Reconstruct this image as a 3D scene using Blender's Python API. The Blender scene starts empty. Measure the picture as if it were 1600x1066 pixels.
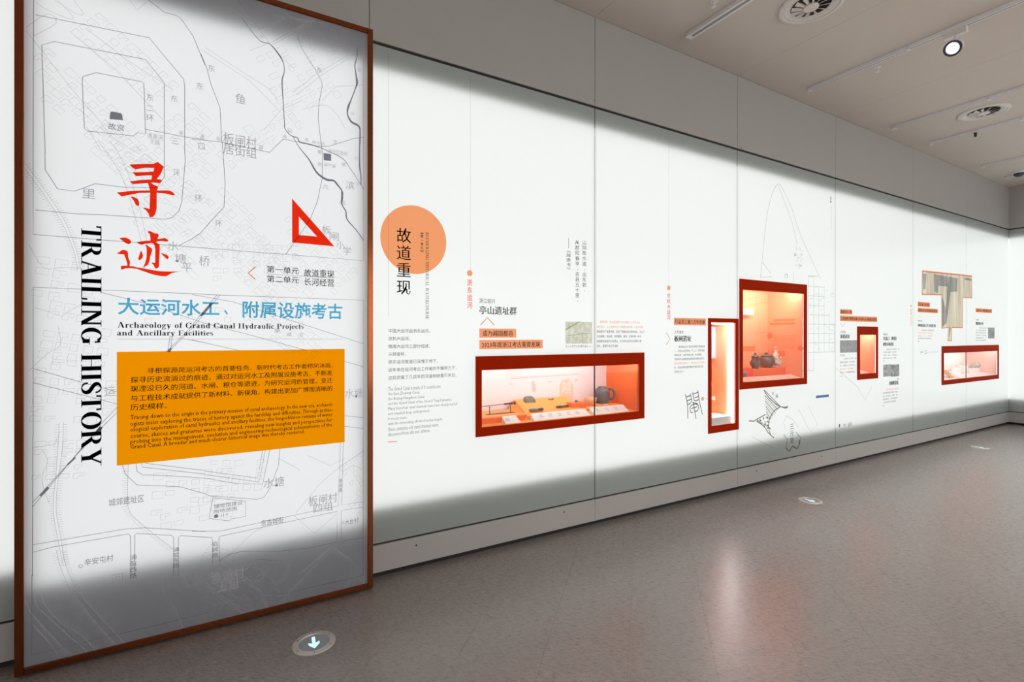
import bpy, math, random
from mathutils import Vector, Matrix, noise
random.seed(7)
C = bpy.context.scene.collection
SC = bpy.context.scene
PI = math.pi

# ------------------------------------------------------------------ camera, world, exposure
FPX = 776.0; YAW = math.radians(30.1); HZ = 525.0; EYE = 1.5
SY, CY = math.sin(YAW), math.cos(YAW)
cam_d = bpy.data.cameras.new('camera'); cam = bpy.data.objects.new('camera', cam_d); C.objects.link(cam)
cam.location = (0, 0, EYE); cam.rotation_euler = (PI/2, 0, -YAW)
cam_d.sensor_width = 36; cam_d.lens = FPX/1600*36; cam_d.shift_y = (HZ-533)/1600; cam_d.clip_start = .02
SC.camera = cam
SC.view_settings.view_transform = 'Standard'
try: SC.view_settings.look = 'None'
except Exception: pass
SC.view_settings.exposure = 0.0; SC.view_settings.gamma = 1.0; SC.view_settings.use_curve_mapping = False
wd = bpy.data.worlds.new('world'); SC.world = wd; wd.use_nodes = True
wd.node_tree.nodes['Background'].inputs[0].default_value = (1, .95, .9, 1)
wd.node_tree.nodes['Background'].inputs[1].default_value = .2
PANEL_EMIT = 1.60       # strength of the light box diffusers
CASE_EMIT = 30.0
FILL_SPOT_W = 140.0           # each unseen track spotlight added to brighten the room

WALL = 3.08; END = 11.575; CEIL = 4.03; SIGN = 2.962
GT, GB = 3.305, .215    # glass top and bottom

# ------------------------------------------------------------------ pixel -> place on a real plane
def onY(px, py, Y=WALL):
    r = (px-800)/FPX; u = (HZ-py)/FPX; dx = SY+r*CY; dy = CY-r*SY; t = Y/dy
    return dx*t, EYE+u*t
def onZ(px, py, Z=0.0):
    r = (px-800)/FPX; u = (HZ-py)/FPX; t = (Z-EYE)/u
    return (SY+r*CY)*t, (CY-r*SY)*t
def at(px, py, Y):
    x, z = onY(px, py, Y); return Vector((x, Y, z))

# ------------------------------------------------------------------ materials
def newmat(name):
    m = bpy.data.materials.new(name); m.use_nodes = True
    nt = m.node_tree; nt.nodes.clear(); out = nt.nodes.new('ShaderNodeOutputMaterial')
    return m, nt, out
def princ(name, col, rough=.5, metal=0, spec=.5, emit=None, es=0, trans=0, coat=0, nscale=0, namt=0, bump=0):
    m, nt, out = newmat(name); b = nt.nodes.new('ShaderNodeBsdfPrincipled')
    b.inputs['Base Color'].default_value = (*col, 1); b.inputs['Roughness'].default_value = rough
    b.inputs['Metallic'].default_value = metal; b.inputs['Specular IOR Level'].default_value = spec
    b.inputs['Transmission Weight'].default_value = trans; b.inputs['Coat Weight'].default_value = coat
    if emit: b.inputs['Emission Color'].default_value = (*emit, 1); b.inputs['Emission Strength'].default_value = es
    if nscale:
        tc = nt.nodes.new('ShaderNodeTexCoord'); n = nt.nodes.new('ShaderNodeTexNoise'); n.inputs['Scale'].default_value = nscale
        n.inputs['Detail'].default_value = 4
        nt.links.new(tc.outputs['Object'], n.inputs['Vector'])
        r = nt.nodes.new('ShaderNodeMapRange'); r.inputs['To Min'].default_value = 1-namt; r.inputs['To Max'].default_value = 1+namt
        nt.links.new(n.outputs['Fac'], r.inputs['Value'])
        mx = nt.nodes.new('ShaderNodeVectorMath'); mx.operation = 'SCALE'; mx.inputs[0].default_value = col
        nt.links.new(r.outputs[0], mx.inputs['Scale']); nt.links.new(mx.outputs[0], b.inputs['Base Color'])
        if bump:
            bp = nt.nodes.new('ShaderNodeBump'); bp.inputs['Strength'].default_value = bump; bp.inputs['Distance'].default_value = .002
            nt.links.new(n.outputs['Fac'], bp.inputs['Height']); nt.links.new(bp.outputs[0], b.inputs['Normal'])
    nt.links.new(b.outputs[0], out.inputs[0]); return m
def emis(name, col, s):
    m, nt, out = newmat(name); e = nt.nodes.new('ShaderNodeEmission')
    e.inputs[0].default_value = (*col, 1); e.inputs[1].default_value = s
    nt.links.new(e.outputs[0], out.inputs[0]); return m
def frosted(name, tcol, dcol, fac=.5, rough=.22):
    """satin glass: light from the diffuser behind scatters through it, room light scatters back"""
    m, nt, out = newmat(name); N = nt.nodes
    t = N.new('ShaderNodeBsdfTranslucent'); t.inputs[0].default_value = (*tcol, 1)
    d = N.new('ShaderNodeBsdfDiffuse'); d.inputs[0].default_value = (*dcol, 1)
    a = N.new('ShaderNodeMixShader'); a.inputs[0].default_value = fac
    nt.links.new(t.outputs[0], a.inputs[1]); nt.links.new(d.outputs[0], a.inputs[2])
    g = N.new('ShaderNodeBsdfGlossy'); g.inputs['Roughness'].default_value = rough
    f = N.new('ShaderNodeFresnel'); f.inputs[0].default_value = 1.35
    b = N.new('ShaderNodeMixShader'); nt.links.new(f.outputs[0], b.inputs[0])
    nt.links.new(a.outputs[0], b.inputs[1]); nt.links.new(g.outputs[0], b.inputs[2])
    nt.links.new(b.outputs[0], out.inputs[0]); return m
def film(name, col, dcol=None, fac=0.0, nscale=0, cols=None):
    """printed film on glass: filters what shines through, plus a little body colour of its own"""
    m, nt, out = newmat(name); N = nt.nodes
    t = N.new('ShaderNodeBsdfTransparent'); t.inputs[0].default_value = (*col, 1)
    last = t.outputs[0]
    if cols:
        tc = N.new('ShaderNodeTexCoord'); mp = N.new('ShaderNodeMapping'); mp.inputs['Scale'].default_value = nscale
        n = N.new('ShaderNodeTexNoise'); n.inputs['Scale'].default_value = 1; n.inputs['Detail'].default_value = 6; n.inputs['Roughness'].default_value = .65
        cr = N.new('ShaderNodeValToRGB'); cr.color_ramp.elements[0].position = .35; cr.color_ramp.elements[1].position = .65
        cr.color_ramp.elements[0].color = (*cols[0], 1); cr.color_ramp.elements[1].color = (*cols[1], 1)
        nt.links.new(tc.outputs['Object'], mp.inputs[0]); nt.links.new(mp.outputs[0], n.inputs['Vector'])
        nt.links.new(n.outputs['Fac'], cr.inputs[0]); nt.links.new(cr.outputs[0], t.inputs[0])
    if fac:
        d = N.new('ShaderNodeBsdfDiffuse'); d.inputs[0].default_value = (*dcol, 1)
        a = N.new('ShaderNodeMixShader'); a.inputs[0].default_value = fac
        nt.links.new(last, a.inputs[1]); nt.links.new(d.outputs[0], a.inputs[2]); last = a.outputs[0]
    nt.links.new(last, out.inputs[0]); return m
def pane_mat(name):
    m, nt, out = newmat(name); N = nt.nodes
    t = N.new('ShaderNodeBsdfTransparent'); t.inputs[0].default_value = (.96, .975, .97, 1)
    g = N.new('ShaderNodeBsdfGlossy'); g.inputs['Roughness'].default_value = .02
    f = N.new('ShaderNodeFresnel'); f.inputs[0].default_value = 1.4
    gm = N.new('ShaderNodeNewGeometry'); inv = N.new('ShaderNodeMath'); inv.operation = 'SUBTRACT'; inv.inputs[0].default_value = 1
    ml = N.new('ShaderNodeMath'); ml.operation = 'MULTIPLY'   # only the outer face mirrors; the inner one is index matched
    nt.links.new(gm.outputs['Backfacing'], inv.inputs[1]); nt.links.new(inv.outputs[0], ml.inputs[0]); nt.links.new(f.outputs[0], ml.inputs[1])
    b = N.new('ShaderNodeMixShader'); nt.links.new(ml.outputs[0], b.inputs[0])
    nt.links.new(t.outputs[0], b.inputs[1]); nt.links.new(g.outputs[0], b.inputs[2]); nt.links.new(b.outputs[0], out.inputs[0]); return m

M = {}
M['frost'] = frosted('frosted_glass', (.97, .985, .985), (.62, .70, .70), .5)
M['frost_sign'] = frosted('sign_satin_acrylic', (.96, .97, .985), (.42, .46, .54), .5, .18)
M['glow'] = emis('light_box_diffuser', (1.0, .997, .985), PANEL_EMIT)
M['rear_fill_glow'] = emis('added_rear_box_glow', (1.0, .955, .90), 3.0)  # glow of the boxes added on the unseen opposite wall
M['back'] = princ('dark_backing', (.25, .25, .25), .8)
M['black'] = princ('black_gap', (.012, .012, .013), .6)
M['fascia'] = princ('painted_fascia_panel', (.41, .405, .40), .42, nscale=3, namt=.03)
M['plinth'] = princ('painted_plinth_panel', (.44, .43, .435), .38, nscale=3, namt=.03)
M['ceil'] = princ('matt_ceiling_board', (.62, .565, .51), .75, nscale=2.5, namt=.04)
M['roomwall'] = princ('room_wall_paint', (.62, .58, .54), .8, nscale=2, namt=.03)
M['red'] = princ('dark_red_enamel', (.44, .020, .0), .6, spec=.03)
M['copper'] = princ('brushed_copper', (.27, .075, .026), .22, metal=1, nscale=60, namt=.12)
M['orange'] = princ('orange_board', (1.0, .19, .035), .55)
M['orange3'] = princ('soft_orange_board', (1.0, .43, .23), .55)
M['orange_l'] = princ('light_orange_board', (1.0, .40, .10), .55)
M['pinkwall'] = princ('case_white_print', (.86, .80, .82), .6)
M['white'] = princ('white_board', (.85, .84, .83), .5)
M['label'] = princ('label_card', (.95, .88, .85), .45)
M['led'] = emis('case_led_strip', (1, .95, .93), CASE_EMIT)
M['led_bright'] = emis('bare_led_profile', (1, .92, .96), 24.0)
M['pane'] = pane_mat('clear_glass')
M['joint'] = film('glass_joint_seal', (.45, .48, .48))
M['map'] = film('grey_map_ink', (.36, .36, .40), (.88, .90, 1.0), .60)
M['map_d'] = film('dark_map_ink', (.20, .20, .25), (.42, .43, .50), .5)
M['map_f'] = film('faint_map_ink', (.74, .74, .76), (.9, .92, 1.0), .45)
M['ink'] = princ('black_ink', (.010, .013, .022), .6, spec=.2)
M['brownink'] = princ('brown_black_ink', (.05, .012, .004), .6, spec=.2)
M['greyink'] = film('grey_text_ink', (.06, .055, .055), (.1, .09, .09), .6)
M['palegrey'] = film('pale_grey_text_ink', (.33, .33, .33), (.3, .3, .3), .3)
M['hair'] = film('hairline_ink', (.70, .71, .71), (.4, .4, .4), .1)
M['orangefilm'] = film('orange_film', (1.0, .36, .0), (1.0, .3, 0), .06)
M['redfilm'] = film('red_lettering_film', (1.0, .035, .008), (.9, .05, .02), .12)
M['bluefilm'] = film('sky_blue_lettering_film', (.10, .50, .74), (.2, .6, .85), .15)
M['peach'] = film('peach_film', (1.0, .43, .20), (1, .4, .2), .06)
M['bar'] = film('salmon_bar_film', (1.0, .43, .23), (1, .35, .15), .06)
M['orangeink'] = film('orange_text_ink', (.95, .20, .10), (1, .3, .15), .1)
M['blueprint'] = film('blue_strip_film', (.12, .25, .5), (.2, .3, .5), .1)

def streak_floor():
    m, nt, out = newmat('woven_vinyl_floor'); N = nt.nodes; L = nt.links
    b = N.new('ShaderNodeBsdfPrincipled'); geo = N.new('ShaderNodeNewGeometry')
    def nz(scale, detail, dist=0, rot=0):
        mp = N.new('ShaderNodeMapping'); mp.vector_type = 'POINT'; mp.inputs['Scale'].default_value = scale
        r0 = N.new('ShaderNodeVectorRotate'); r0.rotation_type = 'Z_AXIS'; r0.inputs['Angle'].default_value = PI/4
        L.new(geo.outputs['Position'], r0.inputs['Vector']); L.new(r0.outputs[0], mp.inputs[0])
        n = N.new('ShaderNodeTexNoise'); n.inputs['Scale'].default_value = 1; n.inputs['Detail'].default_value = detail; n.inputs['Distortion'].default_value = dist
        n.inputs['Roughness'].default_value = .65; L.new(mp.outputs[0], n.inputs['Vector']); return n
    n1 = nz((30, 330, 1), 4, .5); n3 = nz((300, 45, 1), 3, .3); n2 = nz((1.3, 1.3, 1), 3); n4 = nz((7, 9, 1), 5)
    ad = N.new('ShaderNodeMath'); ad.operation = 'MULTIPLY_ADD'; ad.inputs[1].default_value = .4; L.new(n3.outputs['Fac'], ad.inputs[0]); L.new(n1.outputs['Fac'], ad.inputs[2])
    cr = N.new('ShaderNodeValToRGB'); e = cr.color_ramp.elements
    e[0].position = .48; e[0].color = (.140, .122, .116, 1); e[1].position = .92; e[1].color = (.345, .312, .30, 1)
    L.new(ad.outputs[0], cr.inputs[0])
    mx = N.new('ShaderNodeVectorMath'); mx.operation = 'SCALE'; mr = N.new('ShaderNodeMapRange'); mr.inputs['To Min'].default_value = .84; mr.inputs['To Max'].default_value = 1.16
    av = N.new('ShaderNodeMath'); av.operation = 'ADD'; L.new(n2.outputs['Fac'], av.inputs[0]); L.new(n4.outputs['Fac'], av.inputs[1])
    hf = N.new('ShaderNodeMath'); hf.operation = 'MULTIPLY'; hf.inputs[1].default_value = .5; L.new(av.outputs[0], hf.inputs[0])
    L.new(hf.outputs[0], mr.inputs['Value']); L.new(mr.outputs[0], mx.inputs['Scale']); L.new(cr.outputs[0], mx.inputs[0])
    L.new(mx.outputs[0], b.inputs['Base Color'])
    mr2 = N.new('ShaderNodeMapRange'); mr2.inputs['To Min'].default_value = .19; mr2.inputs['To Max'].default_value = .38
    L.new(n1.outputs['Fac'], mr2.inputs['Value']); L.new(mr2.outputs[0], b.inputs['Roughness'])
    bp = N.new('ShaderNodeBump'); bp.inputs['Strength'].default_value = .10; bp.inputs['Distance'].default_value = .001
    L.new(ad.outputs[0], bp.inputs['Height']); L.new(bp.outputs[0], b.inputs['Normal'])
    L.new(b.outputs[0], out.inputs[0]); return m
M['floor'] = streak_floor()

# ------------------------------------------------------------------ object helpers
ORG = {}
def wloc(o):
    v = Vector((0, 0, 0))
    while o: v = v + Vector(o.location); o = o.parent
    return v
def obj(name, geo, mat, parent=None, kind=None, label=None, cat=None, group=None, smooth=False):
    """geo = (verts in world space, faces[, material index per face]); the origin of a child is its parent's origin"""
    vs, fs = geo[0], geo[1]
    base = wloc(parent) if parent else Vector((0, 0, 0))
    me = bpy.data.meshes.new(name)
    me.from_pydata([tuple(Vector(v)-base) for v in vs], [], fs)
    for mm in (mat if isinstance(mat, (list, tuple)) else [mat]): me.materials.append(mm)
    if len(geo) > 2:
        for p, i in zip(me.polygons, geo[2]): p.material_index = i
    if smooth:
        for p in me.polygons: p.use_smooth = True
    me.update()
    o = bpy.data.objects.new(name, me); C.objects.link(o)
    if parent: o.parent = parent
    if kind: o['kind'] = kind
    if label: o['label'] = label
    if cat: o['category'] = cat
    if group: o['group'] = group
    return o
def objs(name, geos, mat, parent, labels=None, kind=None):
    for i, g in enumerate(geos):
        o = obj(name, g, mat, parent, kind)
        if labels and labels[i]: o['label'] = labels[i]
def thing(name, label, cat, loc=(0, 0, 0), group=None, kind=None):
    o = bpy.data.objects.new(name, None); C.objects.link(o); o.location = loc; o.empty_display_size = .05
    if label: o['label'] = label
    if cat: o['category'] = cat
    if group: o['group'] = group
    if kind: o['kind'] = kind
    return o
def dup(root, loc, label):
    r = root.copy(); C.objects.link(r); r.location = loc; r['label'] = label
    for ch in list(root.children):
        c = ch.copy(); C.objects.link(c); c.parent = r
        for g in ch.children:
            d = g.copy(); C.objects.link(d); d.parent = c
    return r
def join(*gs):
    V, F = [], []
    for g in gs:
        n = len(V); V += [tuple(v) for v in g[0]]; F += [tuple(i+n for i in f) for f in g[1]]
    return V, F
def box(x0, x1, y0, y1, z0, z1):
    v = [(x, y, z) for x in (x0, x1) for y in (y0, y1) for z in (z0, z1)]
    return v, [(0, 1, 3, 2), (4, 6, 7, 5), (0, 4, 5, 1), (2, 3, 7, 6), (0, 2, 6, 4), (1, 5, 7, 3)]
def bbox_bevel(x0, x1, y0, y1, z0, z1, b=.002):
    """box with chamfered edges along the front/back outline"""
    V = []; F = []
    prof = [(y0, b), (y0+b, 0), (y1-b, 0), (y1, b)]
    for y, i in prof:
        V += [(x0+i, y, z0+i), (x1-i, y, z0+i), (x1-i, y, z1-i), (x0+i, y, z1-i)]
    F.append((0, 1, 2, 3)); F.append((15, 14, 13, 12))
    for k in range(3):
        for j in range(4):
            a = k*4+j; c = k*4+(j+1) % 4
            F.append((a, a+4, c+4, c))
    return V, F
def lathe(prof, loc, n=32, axis=None):
    V, F = [], []
    for r, z in prof:
        for k in range(n):
            a = 2*PI*k/n; V.append(Vector((r*math.cos(a), r*math.sin(a), z)))
    for i in range(len(prof)-1):
        for k in range(n):
            a = i*n+k; b = i*n+(k+1) % n
            F.append((a, b, b+n, a+n))
    F.append(tuple(range(n))[::-1]); F.append(tuple(range((len(prof)-1)*n, len(prof)*n)))
    if axis is not None:
        R = Vector((0, 0, 1)).rotation_difference(Vector(axis)).to_matrix(); V = [R @ v for v in V]
    L = Vector(loc); return [tuple(v+L) for v in V], F
def ring(prof, loc, n=48):
    """closed profile revolved about z (no caps)"""
    V, F = [], []; m = len(prof)
    for r, z in prof:
        for k in range(n):
            a = 2*PI*k/n; V.append((loc[0]+r*math.cos(a), loc[1]+r*math.sin(a), loc[2]+z))
    for i in range(m):
        for k in range(n):
            a = i*n+k; b = i*n+(k+1) % n; j = ((i+1) % m)*n
            F.append((a, b, j+(k+1) % n, j+k))
    return V, F
def tube(pts, r, n=8):
    P = [Vector(p) for p in pts]; V, F = [], []
    for i, p in enumerate(P):
        d = (P[min(i+1, len(P)-1)]-P[max(i-1, 0)]).normalized()
        u = d.orthogonal().normalized() if i == 0 else (u-d*u.dot(d)).normalized()
        w = d.cross(u); rr = r[i] if isinstance(r, (list, tuple)) else r
        for k in range(n):
            a = 2*PI*k/n; V.append(tuple(p+u*rr*math.cos(a)+w*rr*math.sin(a)))
    for i in range(len(P)-1):
        for k in range(n):
            a = i*n+k; b = i*n+(k+1) % n; F.append((a, b, b+n, a+n))
    F.append(tuple(range(n))[::-1]); F.append(tuple(range((len(P)-1)*n, len(P)*n)))
    return V, F
def prism_y(pts, y0, y1):
    """outline in (x, z), given thickness along y"""
    n = len(pts); V = [(x, y0, z) for x, z in pts]+[(x, y1, z) for x, z in pts]
    F = [tuple(range(n)), tuple(range(2*n-1, n-1, -1))]+[(i, n+i, n+(i+1) % n, (i+1) % n) for i in range(n)]
    return V, F
def prism_x(pts, x0, x1):
    """outline in (y, z), given thickness along x"""
    n = len(pts); V = [(x0, y, z) for y, z in pts]+[(x1, y, z) for y, z in pts]
    F = [tuple(range(n)), tuple(range(2*n-1, n-1, -1))]+[(i, n+i, n+(i+1) % n, (i+1) % n) for i in range(n)]
    return V, F

# flat prints -------------------------------------------------------
def smoothpath(pts, k=4):
    out = []; n = len(pts)
    for i in range(n-1):
        p0 = pts[max(i-1, 0)]; p1 = pts[i]; p2 = pts[i+1]; p3 = pts[min(i+2, n-1)]
        for j in range(k):
            t = j/k; out.append(tuple(.5*((2*b)+(-a+c)*t+(2*a-5*b+4*c-d)*t*t+(-a+3*b-3*c+d)*t**3) for a, b, c, d in zip(p0, p1, p2, p3)))
    out.append(tuple(pts[-1])); return out
def ribbon2(pts, w):
    """2D polyline -> 2D strip; points may carry their own width as third value"""
    V, F = [], []; n = len(pts)
    for i, p in enumerate(pts):
        a = pts[max(i-1, 0)]; b = pts[min(i+1, n-1)]
        dx, dy = b[0]-a[0], b[1]-a[1]; l = math.hypot(dx, dy) or 1
        h = (p[2] if len(p) > 2 else w)/2
        V += [(p[0]-dy/l*h, p[1]+dx/l*h), (p[0]+dy/l*h, p[1]-dx/l*h)]
    for i in range(n-1): F.append((2*i, 2*i+1, 2*i+3, 2*i+2))
    return V, F
def flat(g, Y):
    return [(x, Y, z) for x, z in g[0]], g[1]
def line_px(pts, w, Y, closed=False):
    """polyline through pixels of the photograph, laid on the plane y=Y as a strip w metres wide"""
    q = []
    for p in pts:
        x, z = onY(p[0], p[1], Y); q.append((x, z) if len(p) < 3 else (x, z, p[2]))
    if closed: q.append(q[0])
    return flat(ribbon2(q, w), Y)
def poly_px(pts, Y):
    from mathutils.geometry import tessellate_polygon
    q = [onY(*p[:2], Y) for p in pts]
    tri = tessellate_polygon([[Vector((x, z, 0)) for x, z in q]])
    return [(x, Y, z) for x, z in q], [tuple(t) for t in tri]
def rect_px(x0, y0, x1, y1, Y):
    """upright rectangle: left edge at pixels (x0, y0)-(x0, y1), right edge on pixel column x1"""
    a, zt = onY(x0, y0, Y); _, zb = onY(x0, y1, Y); b, _ = onY(x1, HZ, Y)
    return [(a, Y, zb), (b, Y, zb), (b, Y, zt), (a, Y, zt)], [(0, 1, 2, 3)]
def ellipse(cx, cz, rx, rz, Y, n=64):
    return [(cx+rx*math.cos(2*PI*k/n), Y, cz+rz*math.sin(2*PI*k/n)) for k in range(n)], [tuple(range(n))]

_tc = {}
def glyphs(s, res=1, off=0.0):
    key = (s, off)
    if key not in _tc:
        c = bpy.data.curves.new('t', 'FONT'); c.body = s; c.size = 1; c.resolution_u = res; c.fill_mode = 'FRONT'; c.offset = off
        o = bpy.data.objects.new('t', c); C.objects.link(o)
        me = bpy.data.meshes.new_from_object(o.evaluated_get(bpy.context.evaluated_depsgraph_get()))
        V = [(v.co.x, v.co.y) for v in me.vertices]; F = [tuple(p.vertices) for p in me.polygons]
        bpy.data.objects.remove(o); bpy.data.curves.remove(c); bpy.data.meshes.remove(me)
        _tc[key] = (V, F)
    return _tc[key]
def heavy(g, dx, dy=0):
    """thicken the upright strokes only (the look of a printed Song face)"""
    offs = [(-dx, 0), (0, 0), (dx, 0)] if dx else [(0, 0)]
    if dy: offs += [(0, dy), (0, -dy)]
    V, F = [], []
    for ox, oy in offs:
        n = len(V); V += [(x+ox, y+oy) for x, y in g[0]]; F += [tuple(i+n for i in f) for f in g[1]]
    return V, F
def text_fit(s, x0, y0, y1, x1, Y, bold=0, g=None, res=1, off=0.0):
    """string fitted between pixel columns x0 and x1, its height given on the left edge by rows y0..y1"""
    g = g or glyphs(s, res, off)
    if bold: g = heavy(g, bold)
    a, zt = onY(x0, y0, Y); _, zb = onY(x0, y1, Y); b, _ = onY(x1, HZ, Y)
    xs = [v[0] for v in g[0]]; ys = [v[1] for v in g[0]]
    x_, X_, y_, Y_ = min(xs), max(xs), min(ys), max(ys)
    return [(a+(x-x_)/(X_-x_)*(b-a), Y, zb+(y-y_)/(Y_-y_)*(zt-zb)) for x, y in g[0]], g[1]
def text_at(s, X, Z, size, Y, sx=1.0, bold=0):
    """string with its top left at (X, Z) metres"""
    g = glyphs(s)
    if bold: g = heavy(g, bold)
    return [(X+x*size*sx, Y, Z-.82*size+y*size) for x, y in g[0]], g[1]
def col_text(s, px, y0, y1, w, Y, bold=0, off=0.0):
    """vertical column of characters from row y0 to row y1, each w metres wide, centred on pixel column px"""
    x, zt = onY(px, y0, Y); _, zb = onY(px, y1, Y); n = len(s); st = (zt-zb)/n; out = []
    for i, ch in enumerate(s):
        if ch == ' ': continue
        g = glyphs(ch, 1, off)
        if bold: g = heavy(g, bold)
        h = min(st*.92, w*1.25)
        if ch in '，。': ox, oy = .35, .15
        else: ox = oy = 0
        if ch in '《》【】—':
            pts = [((yy-.36)*w, -(xx-.5)*h) for xx, yy in g[0]]
        else: pts = [((xx-.5+ox)*w, (yy-.36+oy)*h) for xx, yy in g[0]]
        zc = zt-st*(i+.5)
        out.append(([(x+u, Y, zc+v) for u, v in pts], g[1]))
    return join(*out)
def disc(px, py, r, Y, n=24):
    x, z = onY(px, py, Y); return ellipse(x, z, r, r, Y, n)

# a small serif alphabet drawn from strokes --------------------------------
def _r(x0, x1, y0, y1): return [(x0, y0), (x1, y0), (x1, y1), (x0, y1)], [(0, 1, 2, 3)]
def _v(x, y0, y1, t=.165): return _r(x-t/2, x+t/2, y0, y1)
def _s(x, y, w=.36, top=False): 
    return _r(x-w/2, x+w/2, y-.038 if top else y, y if top else y+.038)
def _d(x0, y0, x1, y1, w): return [(x0-w/2, y0), (x0+w/2, y0), (x1+w/2, y1), (x1-w/2, y1)], [(0, 1, 2, 3)]
def _a(cx, cy, rx, ry, a0, a1, tx=.165, ty=.04, n=14):
    V, F = [], []
    for i in range(n+1):
        a = math.radians(a0+(a1-a0)*i/n); c, s = math.cos(a), math.sin(a)
        V += [(cx+rx*c, cy+ry*s), (cx+(rx-tx)*c, cy+(ry-ty)*s)]
    for i in range(n): F.append((2*i, 2*i+1, 2*i+3, 2*i+2))
    return V, F
def _p(pts): return ribbon2(smoothpath(pts, 4), .1)
def _b(x, y, r=.075): return [(x+r*math.cos(k*PI/4), y+r*math.sin(k*PI/4)) for k in range(8)], [tuple(range(8))]
def _u(*gs):
    V, F = [], []
    for g in gs:
        n = len(V); V += g[0]; F += [tuple(i+n for i in f) for f in g[1]]
    return V, F
_S = lambda w: _p([(w*.86, .70, .03), (w*.84, .80, .04), (w*.72, .93, .045), (w*.5, .98, .05), (w*.26, .90, .10), (w*.18, .76, .15), (w*.3, .62, .17), (w*.55, .50, .18), (w*.78, .38, .17), (w*.84, .22, .14), (w*.7, .07, .08), (w*.46, .02, .045), (w*.24, .08, .045), (w*.13, .22, .04), (w*.11, .33, .03)])
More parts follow.
